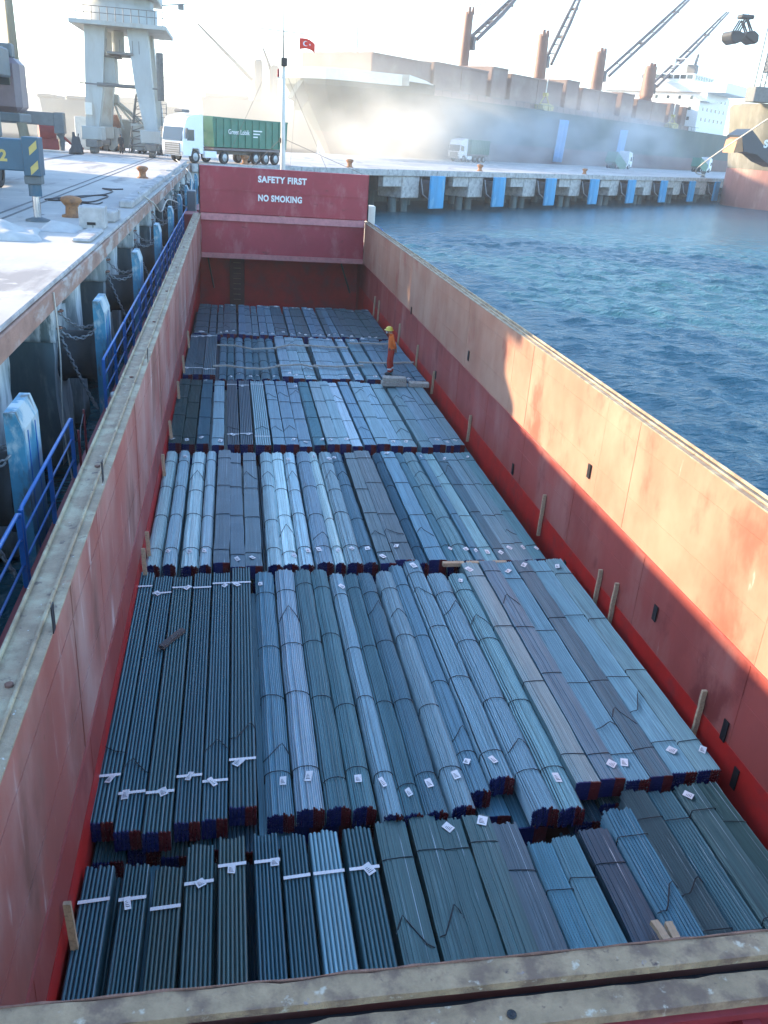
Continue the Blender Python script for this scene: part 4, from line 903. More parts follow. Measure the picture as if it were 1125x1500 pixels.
for dy, dyt in ((0, 1.0), (9.0, 6.5)):
    leg(xl[0], xl[1], 1.1, 1.75, YC+dy, YC+dyt); leg(xr[0]-.2, xr[1], 1.1, 1.75, YC-1.5+dy, YC+dyt)
    for x in (xl[0], xr[0]-.2):
        yy = YC+dy-(1.5 if x > -9 else 0)
        bg_ = MB().bbox(x-.9, x+.9, yy-1.3, yy+1.3, 1.15, 2.25, .06).build('bogie_frame', M['crane'], pc)
        for wy in (-1.0, -.35, .35, 1.0):
            m = MB(); m.tube([(x-.22, yy+wy, .42), (x+.22, yy+wy, .42)], .40, 14); m.build('bogie_wheel', M['cranedark'], bg_)
        MB().bbox(x-.5, x+.5, yy-1.7, yy+1.7, .55, 1.15, .05).build('bogie_beam', M['cranedark'], bg_)
xm0, xm1 = xl[1]-2.0, xr[1]+2.3
MB().bbox(xm0, xm1+.3, YC-1.0, YC+9, ztop, ztop+.35, .03).build('platform', M['crane'], pc)
MB().lathe([(3.3, 0), (3.3, 1.5), (3.0, 1.6), (3.0, 2.2)], 24, ((xl[1]+xr[1])/2, YC+4, ztop+.36)).build('slew_ring', M['crane'], pc)
MB().bbox((xl[1]+xr[1])/2-3.3, (xl[1]+xr[1])/2+3.5, YC+.2, YC+9, ztop+2.6, ztop+7.5, .1).build('machine_house', M['crane'], pc)
for k in range(13):
    x = xm0+(xm1-xm0)*k/12; MB().tube([(x, YC-1, ztop+.35), (x, YC-1, ztop+1.4)], .035, 4).build('rail_post', M['cranedark'], pc)
for zz in (.9, 1.4): MB().tube([(xm0-.4*(zz > 1), YC-1, ztop+zz), (xm1+.4, YC-1, ztop+zz)], .03, 4).build('hand_rail', M['cranedark'], pc)
for sx, x in ((-1, xm0), (1, xm1)):
    MB().tube([(x, YC-.9, ztop+1.9), (x+sx*2.2, YC-.9, ztop+2.2)], .05, 4).build('lamp_arm', M['cranedark'], pc)
    MB().bbox(x+sx*1.6-.25, x+sx*1.6+.25, YC-1.1, YC-.7, ztop+1.7, ztop+2.1, .03).build('flood_lamp', M['cranedark'], pc)
zt1 = at_y(175, 126, YC).z-QZ
MB().bbox(xl[0]+.6, xr[0]-.7, YC-.35, YC-.05, zt1-.16, zt1+.16, .02).build('tie_beam', M['cranedark'], pc)
MB().tube([(xl[0]-.8, YC-.95, zt1), (xr[0]+.9, YC-.95, zt1-.05)], .06, 5).build('tie_rail', M['cranedark'], pc)
c0 = at_y(147, 127, YC+1).x; c1 = at_y(171, 127, YC+1).x; cz1 = at_y(160, 84, YC+1).z-QZ
eh = MB().bbox(c0, c1, YC+.6, YC+3, zt1+.2, cz1, .05).build('electrical_house', M['crane'], pc)
MB().bbox(c0-.15, c1+.4, YC+.3, YC+3.2, cz1+.01, cz1+.14, .02).build('house_roof', M['cranedark'], eh)
cx_ = at_y(173, 60, YC+3).x; MB().tube([(cx_, YC+3, at_y(173, 78, YC+3).z-QZ), (cx_, YC+3, ztop-.1)], .55, 12).build('cable_drum', M['crane'], pc)
zp = at_y(176, 79, YC+1).z-QZ; MB().bbox(at_y(158, 79, YC).x, at_y(196, 79, YC).x, YC-.6, YC+4, zp-.14, zp+.06, .02).build('inner_platform', M['cranedark'], pc)
for k in range(6): x = at_y(158, 79, YC).x+k*.55; MB().tube([(x, YC-.6, zp), (x, YC-.6, zp+1.0)], .03, 4).build('rail_post', M['cranedark'], pc)
lx = xr[0]+.75
for s_ in (0, .45): MB().tube([(lx+s_, YC-2.2, .2), (lx+s_, YC-2.0, zt1+2.6)], .035, 4).build('ladder_rail', M['cranedark'], pc)
for k in range(26): MB().tube([(lx, YC-2.1, .5+k*.36), (lx+.45, YC-2.1, .5+k*.36)], .022, 4).build('ladder_rung', M['cranedark'], pc)
MB().bbox(lx-.3, lx+.3, YC-1.9, YC-1.6, zt1-1.0, zt1+2.8, .04).build('cable_duct', M['cranedark'], pc)
MB().bbox(xl[0]-.5, xl[0]+.1, YC-.72, YC-.66, 3.2, 4.2, .01).build('notice_plate', M['cream'], pc)

# goods behind and beneath the crane
def skip(px, py, dy, w_, d_, h_, mt, lab, name='hopper', taper=.8):
    p = at_z(px, py, QZ); e = empty(name, (p.x, p.y+dy, QZ), 0, lab, name.replace('_', ' '))
    m = MB(); b_ = [(-w_/2*taper, -d_/2*taper, 0.3), (w_/2*taper, -d_/2*taper, .3), (w_/2*taper, d_/2*taper, .3), (-w_/2*taper, d_/2*taper, .3)]
    t = [(-w_/2, -d_/2, h_), (w_/2, -d_/2, h_), (w_/2, d_/2, h_), (-w_/2, d_/2, h_)]
    m.add(b_+t, [(3, 2, 1, 0), (0, 1, 5, 4), (1, 2, 6, 5), (2, 3, 7, 6), (3, 0, 4, 7)]); o = m.build('bin', mt, e); md = o.modifiers.new('t', 'SOLIDIFY'); md.thickness = .08
    MB().box(-w_/2-.06, w_/2+.06, -d_/2-.08, -d_/2-.01, h_-.22, h_).build('rim', mt, e)
    for x in (-w_/2*taper+.2, w_/2*taper-.35): MB().box(x, x+.15, -d_/2*taper, d_/2*taper, 0, .3).build('skid', M['cranedark'], e)
    return e
skip(215, 228, 5.5, 3.4, 3, 2.7, M['crane'], 'large grey cargo hopper standing under the right leg of portal crane', 'hopper', .86)
skip(178, 224, 6.5, 2.2, 2.4, 3.0, M['crane'], 'grey tapered hopper standing between the portal crane legs', 'hopper', .7)
o = MB().bbox(-.95, .95, -1, 1, 0, 3.4, .05).build('storage_box', M['cranerust']); o.location = (at_z(157, 222, QZ).x, 99, QZ); tag(o, 'rust-brown upright storage box between the portal crane legs', 'storage box')
MB().box(-.8, .8, -1.03, -1.005, .2, 3.1).build('door', M['cranerust'], o)
o = MB().bbox(-1.1, 1.1, -1.2, 1.2, 0, 3.0, .05).build('storage_box', M['cream']); o.location = (at_z(116, 221, QZ).x, 98, QZ); tag(o, 'pale cream storage box left of the portal crane', 'storage box')
MB().box(-.9, .9, -1.23, -1.205, .2, 2.7).build('door', M['cream'], o)
gx = at_y(160, 150, 97); 
gs = empty('grab_bucket', (at_z(165, 224, QZ).x, 97, QZ), 0, 'grey crane grab with long closing arms resting between the portal crane legs', 'grab')
hz = at_y(158, 145, 97).z-QZ
MB().bbox(-.9, .3, -.3, .3, hz-.4, hz+.5, .1).build('grab_head', M['crane'], gs)
for (x0, x1) in ((-.5, -.6), (-.2, .6), (0, 2.2), (.2, 3.0), (.3, 3.6)): MB().tube([(x0, 0, hz-.3), (x1, 0, 2.0)], .12, 5).build('arm', M['crane'], gs)
for s_, x in ((-1, -.7), (1, 2.4)):
    m = MB(); m.prism([(x-.9, 1.9), (x+.9, 2.2), (x+1.0, .9), (x+.2, .02), (x-.8, .5)], -1, 1, 'y'); m.build('shell', M['crane'], gs)
ls = empty('lattice_mast', (at_z(206, 226, QZ).x, 95, QZ), 0, 'tapering lattice mast section standing upright behind the right crane leg', 'lattice mast')
hh = at_y(206, 138, 95).z-QZ
for sx in (-1, 1):
    for sy in (-1, 1): MB().tube([(sx*1.2, sy*1.0, 0), (sx*.35, sy*.35, hh)], .07, 5).build('chord', M['cranedark'], ls)
for k in range(8):
    z0 = hh*k/8; w0 = 1.2-.85*k/8; z1_ = hh*(k+1)/8; w1 = 1.2-.85*(k+1)/8
    MB().tube([(-w0, -w0*.85, z0), (w0, -w0*.85, z0)], .045, 4).build('brace', M['cranedark'], ls); MB().tube([(-w0, -w0*.85, z0), (w1, -w1*.85, z1_)], .035, 4).build('brace', M['cranedark'], ls)
# dark covered gear beside the left crane leg
dg_ = empty('covered_gear', (at_z(113, 226, QZ).x, at_z(113, 226, QZ).y, QZ), 0, 'dark heap of covered gear standing left of the crane leg', 'gear')
m = rough_block(-.55, .55, -.5, .5, 0.05, 1.35, 3.3, .18); 
for i, v in enumerate(m.v):
    k = 1-.55*max(0, v[2]/1.5); m.v[i] = (v[0]*k, v[1]*k, max(.0, v[2]))
m.build('cover', M['darkcloth'], dg_); MB().tube([(-.15, 0, 1.2), (-.2, 0, 1.75)], [.16, .10], 8).build('neck', M['darkcloth'], dg_); MB().tube([(.1, .1, 1.1), (.22, .1, 1.65)], .05, 6).build('pipe', M['darkcloth'], dg_)
pp = at_z(184, 224, QZ)
person('person', 'dark-clothed person standing on the quay below the portal crane', (pp.x, pp.y-3.5, QZ), -pi/2, J, Rr, E_, [M['darkcloth'], M['skin']], lambda c: 1 if c.z > 1.485 or (abs(c.y) > .18 and c.z < .86 and c.z > .6) else 0, hair)

# ------------------------------------------------------------------ trucks
def wheel(mb_parent, x, y, r, w_, side):
    o = MB(); n = 20
    prof = [(-w_/2, r*.62), (-w_/2, r*.92), (-w_*.35, r), (w_*.35, r), (w_/2, r*.92), (w_/2, r*.62)]
    vs = [(x+q*cos(2*pi*j/n), y+p, r+q*sin(2*pi*j/n)) for p, q in prof for j in range(n)]
    o.add(vs, [(a*n+j, (a+1)*n+j, (a+1)*n+(j+1) % n, a*n+(j+1) % n) for a in range(len(prof)-1) for j in range(n)], 0, True)
    t = o.build('wheel', M['tyre'], mb_parent)
    m = MB()
    for sg in (-1, 1):
        yy = y+sg*w_*.42; pr = [(r*.64, 0), (r*.5, .04), (r*.28, .02), (r*.2, .09), (0.001, .09)]
        vs = [(x+q*cos(2*pi*j/n), yy+sg*d*.6, r+q*sin(2*pi*j/n)) for q, d in pr for j in range(n)]
        m.add(vs, [(a*n+j, a*n+(j+1) % n, (a+1)*n+(j+1) % n, (a+1)*n+j) for a in range(len(pr)-1) for j in range(n)], 0, True)
    m.build('rim', M['rim'], t)
def truck(loc, rz, label, length=11.5, body='box', sc_=1., fname='truck', body_mat='truckgreen', tip=0, group=None):
    e = empty(fname, loc, rz, label, 'truck', group); e.scale = (sc_,)*3      # front at x=0 looking to -x, body behind to +x
    prof = [(.0, .55), (-.05, 1.4), (.05, 2.35), (.35, 3.25), (.6, 3.55), (2.2, 3.85), (2.35, 3.8), (2.35, .75), (1.9, .75), (1.75, 1.15), (1.05, 1.15), (.85, .55)]
    cab = MB(); cab.prism(prof, -1.24, 1.24, 'y'); cab = cab.build('cab', M['truckwhite'], e); bv = cab.modifiers.new('b', 'BEVEL'); bv.width = .06; bv.segments = 2
    m = MB(); m.add([(-.10, -1.1, 1.72), (-.10, 1.1, 1.72), (.14, 1.1, 2.74), (.14, -1.1, 2.74), (.10, -1.1, 1.72), (.10, 1.1, 1.72), (.34, 1.1, 2.74), (.34, -1.1, 2.74)], [(0, 3, 2, 1), (4, 5, 6, 7), (0, 1, 5, 4), (1, 2, 6, 5), (2, 3, 7, 6), (3, 0, 4, 7)])
    m.build('windscreen', M['glass'], cab)
    MB().box(-.10, -.04, -.85, .85, .62, 1.55).build('grille', M['cranedark'], cab)
    for k in range(5): MB().box(-.12, -.10, -.85, .85, .7+k*.17, .76+k*.17).build('grille_bar', M['rim'], cab)
    for s_ in (-1, 1):
        MB().add([(.40, s_*1.247, 1.75), (1.25, s_*1.247, 1.75), (1.25, s_*1.247, 2.6), (.52, s_*1.247, 2.6)], [(0, 1, 2, 3)]).build('side_window', M['glass'], cab)
        MB().bbox(-.08, .0, s_*.98-.18, s_*.98+.18, .62, .88, .02).build('headlight', M['rim'], cab)
        MB().bbox(.12, .3, s_*1.42-.1, s_*1.42+.1, 1.9, 2.7, .03).build('mirror', M['cranedark'], cab)
        MB().bbox(2.5, 4.0, s_*1.05-.16, s_*1.05+.16, .45, 1.0, .05).build('side_skirt', M['truckwhite'], e)
    MB().bbox(.7, 1.6, -.5, .5, 3.86, 4.1, .08).build('roof_beacon', M['cranedark'], cab)
    MB().box(.6, length, -.45, .45, .75, 1.05).build('chassis', M['cranedark'], e)
    axles = [1.4, 5.0] + ([length-4.3, length-2.9, length-1.5] if length > 8 else [])
    for x in axles:
        for s_ in (-1, 1): wheel(e, x, s_*1.05, .52, .34, s_)
    if body == 'box':
        x0, x1 = 3.4, length
        z0, z1 = 1.35, 3.75
        bd = MB(); bd.add([(x0+.25, -1.24, z0), (x1, -1.24, z0), (x1, 1.24, z0), (x0+.25, 1.24, z0), (x0, -1.27, z1), (x1+.1, -1.27, z1-.15), (x1+.1, 1.27, z1-.15), (x0, 1.27, z1)], [(3, 2, 1, 0), (0, 1, 5, 4), (1, 2, 6, 5), (2, 3, 7, 6), (3, 0, 4, 7)])
        ang = -tip
        R_ = Matrix.Rotation(ang, 3, 'Y'); piv = Vector((x1-.3, 0, z0))
        bd.v = [tuple(piv+R_@(Vector(v)-piv)) for v in bd.v]
        bd = bd.build('tipper_body', M[body_mat], e); md = bd.modifiers.new('t', 'SOLIDIFY'); md.thickness = .06
        if not tip:
            n = 11
            for k in range(n):
                x = x0+.5+(x1-x0-.7)*k/(n-1)
                for s_ in (-1, 1): MB().box(x-.05, x+.05, s_*1.30-.03, s_*1.30+.03, z0+.03, z1-.12).build('body_rib', M[body_mat], bd)
            for s_ in (-1, 1): MB().box(x0, x1+.1, s_*1.29-.05, s_*1.29+.05, z1-.14, z1-.02).build('top_rail', M[body_mat], bd)
            MB().bbox(x0+.3, length, -1.1, 1.1, 1.08, 1.3, .03).build('sub_frame', M['cabred'], e)
    return e
tf = at_z(250, 238, QZ); trr = at_z(403, 244, QZ); 
TA = Vector((at_y(254, 238, 79).x, 79, QZ)); TB = Vector((at_y(404, 243, 89).x, 89, QZ)); dv = TB-TA; Lt = dv.length
tk = truck(TA, math.atan2(dv.y, dv.x), 'white tractor truck with green tipper trailer parked at the quay corner', length=Lt/1.0, sc_=1.0)
text('Green Lobik', 'lettering', M['white'], tk, .55, (5.3, -1.345, 2.45), (1, 0, 0), (0, 0, 1), .006, 1.0, 2.8, .01)
for k in range(3): MB().box(8.6, 9.8-.3*k, -1.352, -1.338, 2.75-k*.25, 2.85-k*.25).build('lettering', M['white'], tk)

truck((-8.6, 4.6, QZ), pi/2, 'unseen white truck with green tipper body, added to shade the rusty beam', length=10.5)  # stands out of view, put there to keep the near beam in shade
# ------------------------------------------------------------------ far pier
pf = empty('concrete_pier', PO, PANG, 'concrete pier with blue fenders across the basin, standing on piles', 'pier')
y = -24.0
while y < 262:
    MB().bbox(y+.02, y+13.18, -.25, .6, 3.85, QZ-.004, .04).build('fascia', M['kerb'], pf); y += 13.2
s0 = 9.7
for k in range(-3, 20):
    s = s0+13.2*k; 
    if s+12 > 262: break
    MB().bbox(s-7.6, s-1.6, .1, .8, 2.75, 3.84, .04).build('beam', M['kerb'], pf)
    MB().bbox(s-4.4-.0, s-1.2, -.02, 3.4, 1.55, 3.84, .08).build('pile_cap', M['kerb'], pf)
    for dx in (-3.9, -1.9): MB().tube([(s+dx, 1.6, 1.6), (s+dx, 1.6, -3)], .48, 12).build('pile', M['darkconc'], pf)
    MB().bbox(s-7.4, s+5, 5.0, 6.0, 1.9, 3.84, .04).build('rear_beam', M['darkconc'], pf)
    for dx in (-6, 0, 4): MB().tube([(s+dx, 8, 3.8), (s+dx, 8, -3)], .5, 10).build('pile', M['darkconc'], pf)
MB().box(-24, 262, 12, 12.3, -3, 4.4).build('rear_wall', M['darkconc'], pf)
for k in range(8):
    s = s0+13.2*k; P = pier(s, 0)
    e = empty('pier_fender', P, PANG, 'blue flat-faced fender hanging on the far pier, %s counted from the moored ship\'s hatch' % ORD[k], 'fender', 'blue fenders on the far pier')
    MB().bbox(-1.35, 1.35, -1.75, -1.45, .55, 4.0, .06).build('fender_panel', M['fenderfar'], e)
    m = MB(); n = 18; vs = [(-.2+r*cos(2*pi*j/n), yy, 2.55+r*sin(2*pi*j/n)) for yy, r in ((-.02, 1.0), (-.3, .92), (-1.2, .92), (-1.44, 1.05)) for j in range(n)]
    m.add(vs, [(a*n+j, a*n+(j+1) % n, (a+1)*n+(j+1) % n, (a+1)*n+j) for a in range(3) for j in range(n)], 0, True); m.build('rubber_barrel', M['rubber'], e)
    MB().tube([(-1.3, -.25, 3.6), (-1.6, -.9, 2.0), (-.9, -1.4, 1.4)], .07, 5).build('chain', M['chain'], e)
# pier bollards
for k, (px, py) in enumerate(((352, 240), (490, 243), (695, 250), (831, 253))):
    p = at_z(px, py, QZ); sS = (p-PO).dot(PU)
    bollard(pier(sS, 1.2, QZ), ('orange bollard on the pier edge just right of the truck wheels', 'orange bollard on the pier edge behind the hatch panel', 'orange bollard on the pier edge above the gap of first and second blue fenders', 'orange bollard on the pier edge beside the third and fourth blue fenders')[k], 1.15, 'bollard')

# ------------------------------------------------------------------ bulk carrier behind the pier
bc = empty('bulk_carrier', pier(0, 0), PANG, 'huge dark-hulled bulk carrier with brown cranes moored behind the pier', 'bulk carrier')
T0 = 42.0; TB_ = 28.0; TC = T0+TB_/2
STD = at_t(441, 118, TC)[0]; STW = at_t(484, 226, TC)[0]
def hull(z_lo, z_hi, name, mt, s_sc=0, off=0.0):
    # half-breadth fractions along s for a height
    def section(z):
        f = min(1, max(0, (z-4)/11)); stem = STW+(STD-STW)*f**1.1
        pts = []
        for q in (0, .02, .05, .1, .18, .28, .4, 1.0):
            s = stem+(44-6*f)*q/1.0 if q <= .4 else 240; s = stem+55*q if q <= .4 else 240
            hb = (TB_/2)*min(1, (q/.4)**(.62-.27*f)) if q <= .4 else TB_/2
            pts.append((s, hb))
        return pts
    m = MB(); zs = np.linspace(z_lo, z_hi, 7); rows_ = []
    for z_ in zs:
        p = section(z_); rows_.append([(s, TC-hb-off, z_) for s, hb in p]+[(s, TC+hb+off, z_) for s, hb in p[::-1]])
    n = len(rows_[0]); vs = [v for r in rows_ for v in r]
    m.add(vs, [(i*n+j, i*n+(j+1) % n, (i+1)*n+(j+1) % n, (i+1)*n+j) for i in range(6) for j in range(n)], 0, False)
    m.add(rows_[-1], [tuple(range(n))])
    return m.build(name, mt, bc)
hull(-3, 7.9, 'lower_hull', M['hullboot']); hull(7.9, 15.3, 'upper_hull', M['hullolive'])
# forecastle and white bulwark
def fore(z0, z1, s1, name, mt, off):
    m = MB(); a = []; 
    for z_ in (z0, z1):
        f = 1.0; stem = STD-.16*(z_-15.3); row = []
        for q in (0, .02, .05, .1, .18, .28, .4, .62):
            s = stem+55*q
            if s > s1: s = s1
            hb = (TB_/2)*min(1, (min(q, .4)/.4)**.35)+off
            row.append((s, hb))
        a.append([(s, TC-hb, z_) for s, hb in row]+[(s, TC+hb, z_) for s, hb in row[::-1]])
    n = len(a[0]); m.add(a[0]+a[1], [(j, (j+1) % n, n+(j+1) % n, n+j) for j in range(n)]+[tuple(range(n, 2*n))]); return m.build(name, mt, bc)
fore(15.3, 17.0, 68, 'forecastle', M['hullolive'], .0)
fore(16.2, 18.0, 60, 'bulwark', M['cream'], .12)
m = MB(); m.prism([(60, 17.0), (66, 17.0), (68, 16.9), (65, 17.5), (60, 18)], T0+.1, T0+.3, 'y'); m.build('bulwark_end', M['cream'], bc)
# anchor and its pocket, star emblem
ss, zz = at_t(470, 130, T0+4); 
m = MB(); m.prism([(36.6, 12.2), (38.5, 14.8), (40.6, 14.6), (38.6, 12.0), (37.6, 10.2)], TC-6.5, TC-5.0, 'y'); 
m = MB(); m.prism([(STD+.1+q[0], q[1]) for q in ((0, 15.9), (1.4, 12.9), (-.8, 11.0), (-1.4, 12.4), (-3.0, 12.8))], TC-.6, TC+.6, 'y'); m.build('anchor', M['hullolive'], bc)
s_, z_ = at_t(467, 112, T0+9)
def on_hull_oval(px, py, rx, rz, mt, name, t):
    s1, z1_ = at_t(px, py, t); m = MB(); m.add([(s1+rx*cos(2*pi*j/20), t-.1, z1_+rz*sin(2*pi*j/20)) for j in range(20)], [tuple(range(20))]); m.build(name, mt, bc)
# hatch covers standing open
def hc(px0, px1, py_top, py_bot, t0, t1, name='hatch_cover', mt='hatchbrown'):
    s0_, z1_ = at_t(px0, py_top, t0); s1_, z2_ = at_t(px1, py_top, t0); zb_ = 15.3; zt_ = (z1_+z2_)/2
    o = MB().bbox(s0_, s1_, t0, t1, zb_+1.2, zt_, .12).build(name, M[mt], bc)
    n = max(1, int((s1_-s0_)/9))
    for k in range(n+1):
        s = s0_+.15+(s1_-s0_-.3)*k/n; MB().box(s-.09, s+.09, t0-.08, t0-.002, zb_+1.3, zt_-.1).build('stiffener', M[mt], o)
    MB().box(s0_, s1_, t0-.18, t0-.002, zt_-.32, zt_-.02).build('top_flange', M[mt], o)
    return o
for a in ((545, 632, 84), (636, 716, 97), (722, 745, 99), (749, 826, 115), (831, 850, 118), (853, 905, 133), (912, 930, 137), (934, 978, 149), (983, 996, 152), (1000, 1040, 160)): hc(a[0], a[1], a[2], 0, T0+5, T0+22)
MB().box(67, 208, T0+3.5, T0+24, 15.32, 16.6).build('hatch_coaming', M['hatchbrown'], bc)
for k in range(46):
    s = 68+k*3.0
    if s < 206: MB().tube([(s, T0+.3, 15.3), (s, T0+.3, 16.4)], .05, 4).build('rail_post', M['cranedark'], bc)
MB().tube([(66, T0+.3, 16.4), (206, T0+.3, 16.4)], .05, 4).build('hand_rail', M['cranedark'], bc)
# deck cranes
def dcrane(base_px, top_px, wpx, jib_a, jib_b, k):
    t = TC; s1, z1_ = at_t(*base_px, t); s2, z2_ = at_t(*top_px, t); sw = abs(at_t(base_px[0]+wpx, base_px[1], t)[0]-s1)/2*.56
    s2 = s1+(s2-s1)*.5
    o = MB().tube([(s1, t, 15.4), (s1, t, z1_), (s1, t, z1_+.8), (s2, t, z2_)], [sw*1.1, sw*1.1, sw*1.1, sw*.95], 14).build('deck_crane', M['pillar'], bc)
    for d in (-.6, .6): MB().tube([(s2+d*sw, t-.5, z2_-.4), (s2+d*sw*1.15, t-.5, z2_+.9)], [sw*.42, sw*.25], 8).build('crane_head', M['pillar'], o)
    MB().bbox(s2+sw*.6, s2+sw*1.6, t-1.4, t+1.4, z2_-7.0, z2_-4.4, .1).build('crane_cab', M['jib'], o)
    ja = at_t(*jib_a, t); jb = at_t(*jib_b, t); A = Vector((ja[0], t, ja[1])); B_ = Vector((jb[0], t, jb[1])); A0 = A+(A-B_).normalized()*.5
    for dt in (-1.1, 1.1): MB().tube([A0+Vector((0, dt, 0)), A+(B_-A)*.5+Vector((0, dt*.8, -.25)), B_+Vector((0, dt*.4, 0))], [.42, .5, .28], 5).build('jib', M['jib'], o)
    for q in range(1, 9): c = A+(B_-A)*(q/9); MB().tube([c+Vector((0, -1, 0)), c+Vector((0, 1, 0))], .16, 4).build('jib_brace', M['jib'], o)
    for q in (.35, .7): c = A+(B_-A)*q; MB().bbox(c.x-.5, c.x+.5, t-.9, t+.9, c.z-.9, c.z-.3, .1).build('jib_sheave', M['jib'], o)
    MB().tube([(s2+.5, t, z2_+.8), B_], .07, 4).build('hoist_wire', M['jib'], o)
dcrane((679, 95), (689, 18), 13, (694, 56), (768, -18), 0)
dcrane((790, 112), (796, 50), 14, (803, 92), (858, -26), 1)
dcrane((873, 128), (882, 76), 13, (888, 110), (1030, -22), 2)
dcrane((945, 146), (955, 98), 13, (958, 126), (1066, 18), 3)
# accommodation block at the stern
sl = at_t(1003, 150, T0+2)[0]
ac = MB().bbox(206, 232, T0+1.5, T0+TB_-1.5, 15.32, 26, .1).build('accommodation', M['white'], bc)
MB().bbox(205.0, 226, T0-6.0, T0+TB_+6, 26.0, 28.8, .15).build('bridge_deck', M['white'], ac)
MB().prism([(205.2, 26.0), (205.2, 23.8), (210, 23.5), (222, 24.6), (224, 26.0)], T0-.6, T0+1.45, 'y').build('bridge_support', M['white'], ac)
MB().bbox(206.5, 224, T0+5, T0+22, 28.82, 31.2, .1).build('wheelhouse', M['white'], ac)
for q in range(8): MB().box(206.42, 206.5, T0+5.4+q*2.05, T0+7.1+q*2.05, 29.7, 30.8).build('bridge_window', M['glass'], ac)
for q in range(7): MB().box(208+q*2.2, 209.5+q*2.2, T0+4.92, T0+4.998, 29.7, 30.8).build('bridge_window', M['glass'], ac)
for lv in (18.5, 21.3, 24.2):
    for q in range(6): MB().box(209+q*3.7, 209.8+q*3.7, T0+1.42, T0+1.498, lv, lv+.9).build('window', M['glass'], ac)
    for q in range(6): MB().box(205.92, 205.998, T0+4+q*3.7, T0+4.8+q*3.7, lv, lv+.9).build('window', M['glass'], ac)
MB().tube([(212, TC, 31), (212, TC, 38)], [.5, .25], 8).build('radar_mast', M['white'], ac)
for zz, w_ in ((34, 2.6), (35.6, 3.4), (37.2, 1.8)): MB().tube([(212, TC-w_, zz), (212, TC+w_, zz)], .14, 5).build('mast_yard', M['white'], ac)
MB().bbox(217, 219.5, TC-5, TC-2, 31.2, 34.5, .2).build('funnel', M['cranedark'], ac); MB().tube([(218.5, TC-4, 34), (219.6, TC-4, 37.5)], .5, 8).build('exhaust', M['cranedark'], ac)
MB().tube([at_t(524, 90, TC)[0]*Vector((1, 0, 0))+Vector((0, TC, 17)), at_t(524, 26, TC)[0]*Vector((1, 0, 0))+Vector((0, TC, at_t(524, 26, TC)[1]))], [.28, .18], 8).build('fore_mast', M['cream'], bc)
# yellow deck grabs: things of their own resting on deck
for k, (px, py) in enumerate(((797, 158), (985, 176))):
    s, z_ = at_t(px, py, T0+2); e = empty('deck_grab', pier(s, T0+2, 15.32), PANG, ('yellow grab resting on the bulk carrier deck between second and third hatch', 'yellow grab resting on the bulk carrier deck near the stern')[k], 'grab', 'yellow deck grabs')
    for sg in (-1, 1):
        m = MB(); m.prism([(0, 1.6), (sg*2.6, 1.2), (sg*2.3, .25), (sg*.3, 0)], -1.1, 1.1, 'y'); m.build('shell', M['yellow'], e); MB().tube([(sg*2.2, 0, 1.3), (sg*.3, 0, 3.2)], .14, 6).build('arm', M['yellow'], e)
    MB().bbox(-.5, .5, -.5, .5, 3.0, 3.7, .06).build('head', M['yellow'], e); MB().tube([(0, 0, 3.7), (.2, 0, 7.6)], .14, 6).build('lifting_rod', M['cream'], e)
# blue dust sheets hanging between ship and pier
for k, (px, wpx, pt, pb) in enumerate(((821, 13, 175, 232), (910, 10, 190, 243))):
    t = T0-1.2; s, zt_ = at_t(px, pt, t); s2_ = at_t(px+wpx, pt, t)[0]; n = 10; m = MB(); wd = s2_-s
    vs = [(wd*i/n, .35*sin(i*1.3)+.5*(1-j/6), 5.0+(zt_-5.0)*j/6) for j in range(7) for i in range(n+1)]
    m.add(vs, [(j*(n+1)+i, j*(n+1)+i+1, (j+1)*(n+1)+i+1, (j+1)*(n+1)+i) for j in range(6) for i in range(n)], 0, True)
    o = m.build('dust_sheet', M['bluetarp']); o.location = pier(s, t); o.rotation_euler = (0, 0, PANG); md = o.modifiers.new('t', 'SOLIDIFY'); md.thickness = .03
    tag(o, ('wide blue dust sheet hanging down the bulk carrier hull near the second crane', 'narrow blue dust sheet hanging on the bulk carrier hull above the middle white truck')[k], 'dust sheet')
# trucks on the pier
def ptruck(px, py, label, rz, tip=0., t=33, L_=9.5):
    s, _ = at_t(px, py, t); return truck(pier(s, t, QZ), rz, label, length=L_, tip=tip, sc_=1.0, group='tipper trucks on the far pier')
ptruck(664, 236, 'white tipper truck half hidden in the dust cloud on the pier', PANG, 0, 32)
ptruck(918, 243, 'white-cabbed green tipper truck facing right below the narrow blue sheet', PANG+pi, .45, 30)
ptruck(1035, 249, 'white-cabbed green tipper truck facing right near the end of the pier', PANG+pi, .3, 30)
cable('mooring_rope', [pier((at_z(935, 252, QZ)-PO).dot(PU), 2, QZ+.4), pier(86, -3, 6.3), at_t(1125, 174, -18)[0]*PU+PO+PV*-18+Vector((0, 0, at_t(1125, 174, -18)[1]))], .11, M['rope'], 'pale mooring line from the pier to the vessel bow', 'rope', n=10)
o = MB().lathe([(.5, 0), (.5, .1), (.32, .2), (.32, .7), (.55, .9), (.5, 1.1), (0, 1.15)], 12).build('bollard', M['cranedark']); o.location = pier((at_z(933, 252, QZ)-PO).dot(PU), 2, QZ); tag(o, 'dark bollard on the pier holding the pale mooring line', 'bollard')

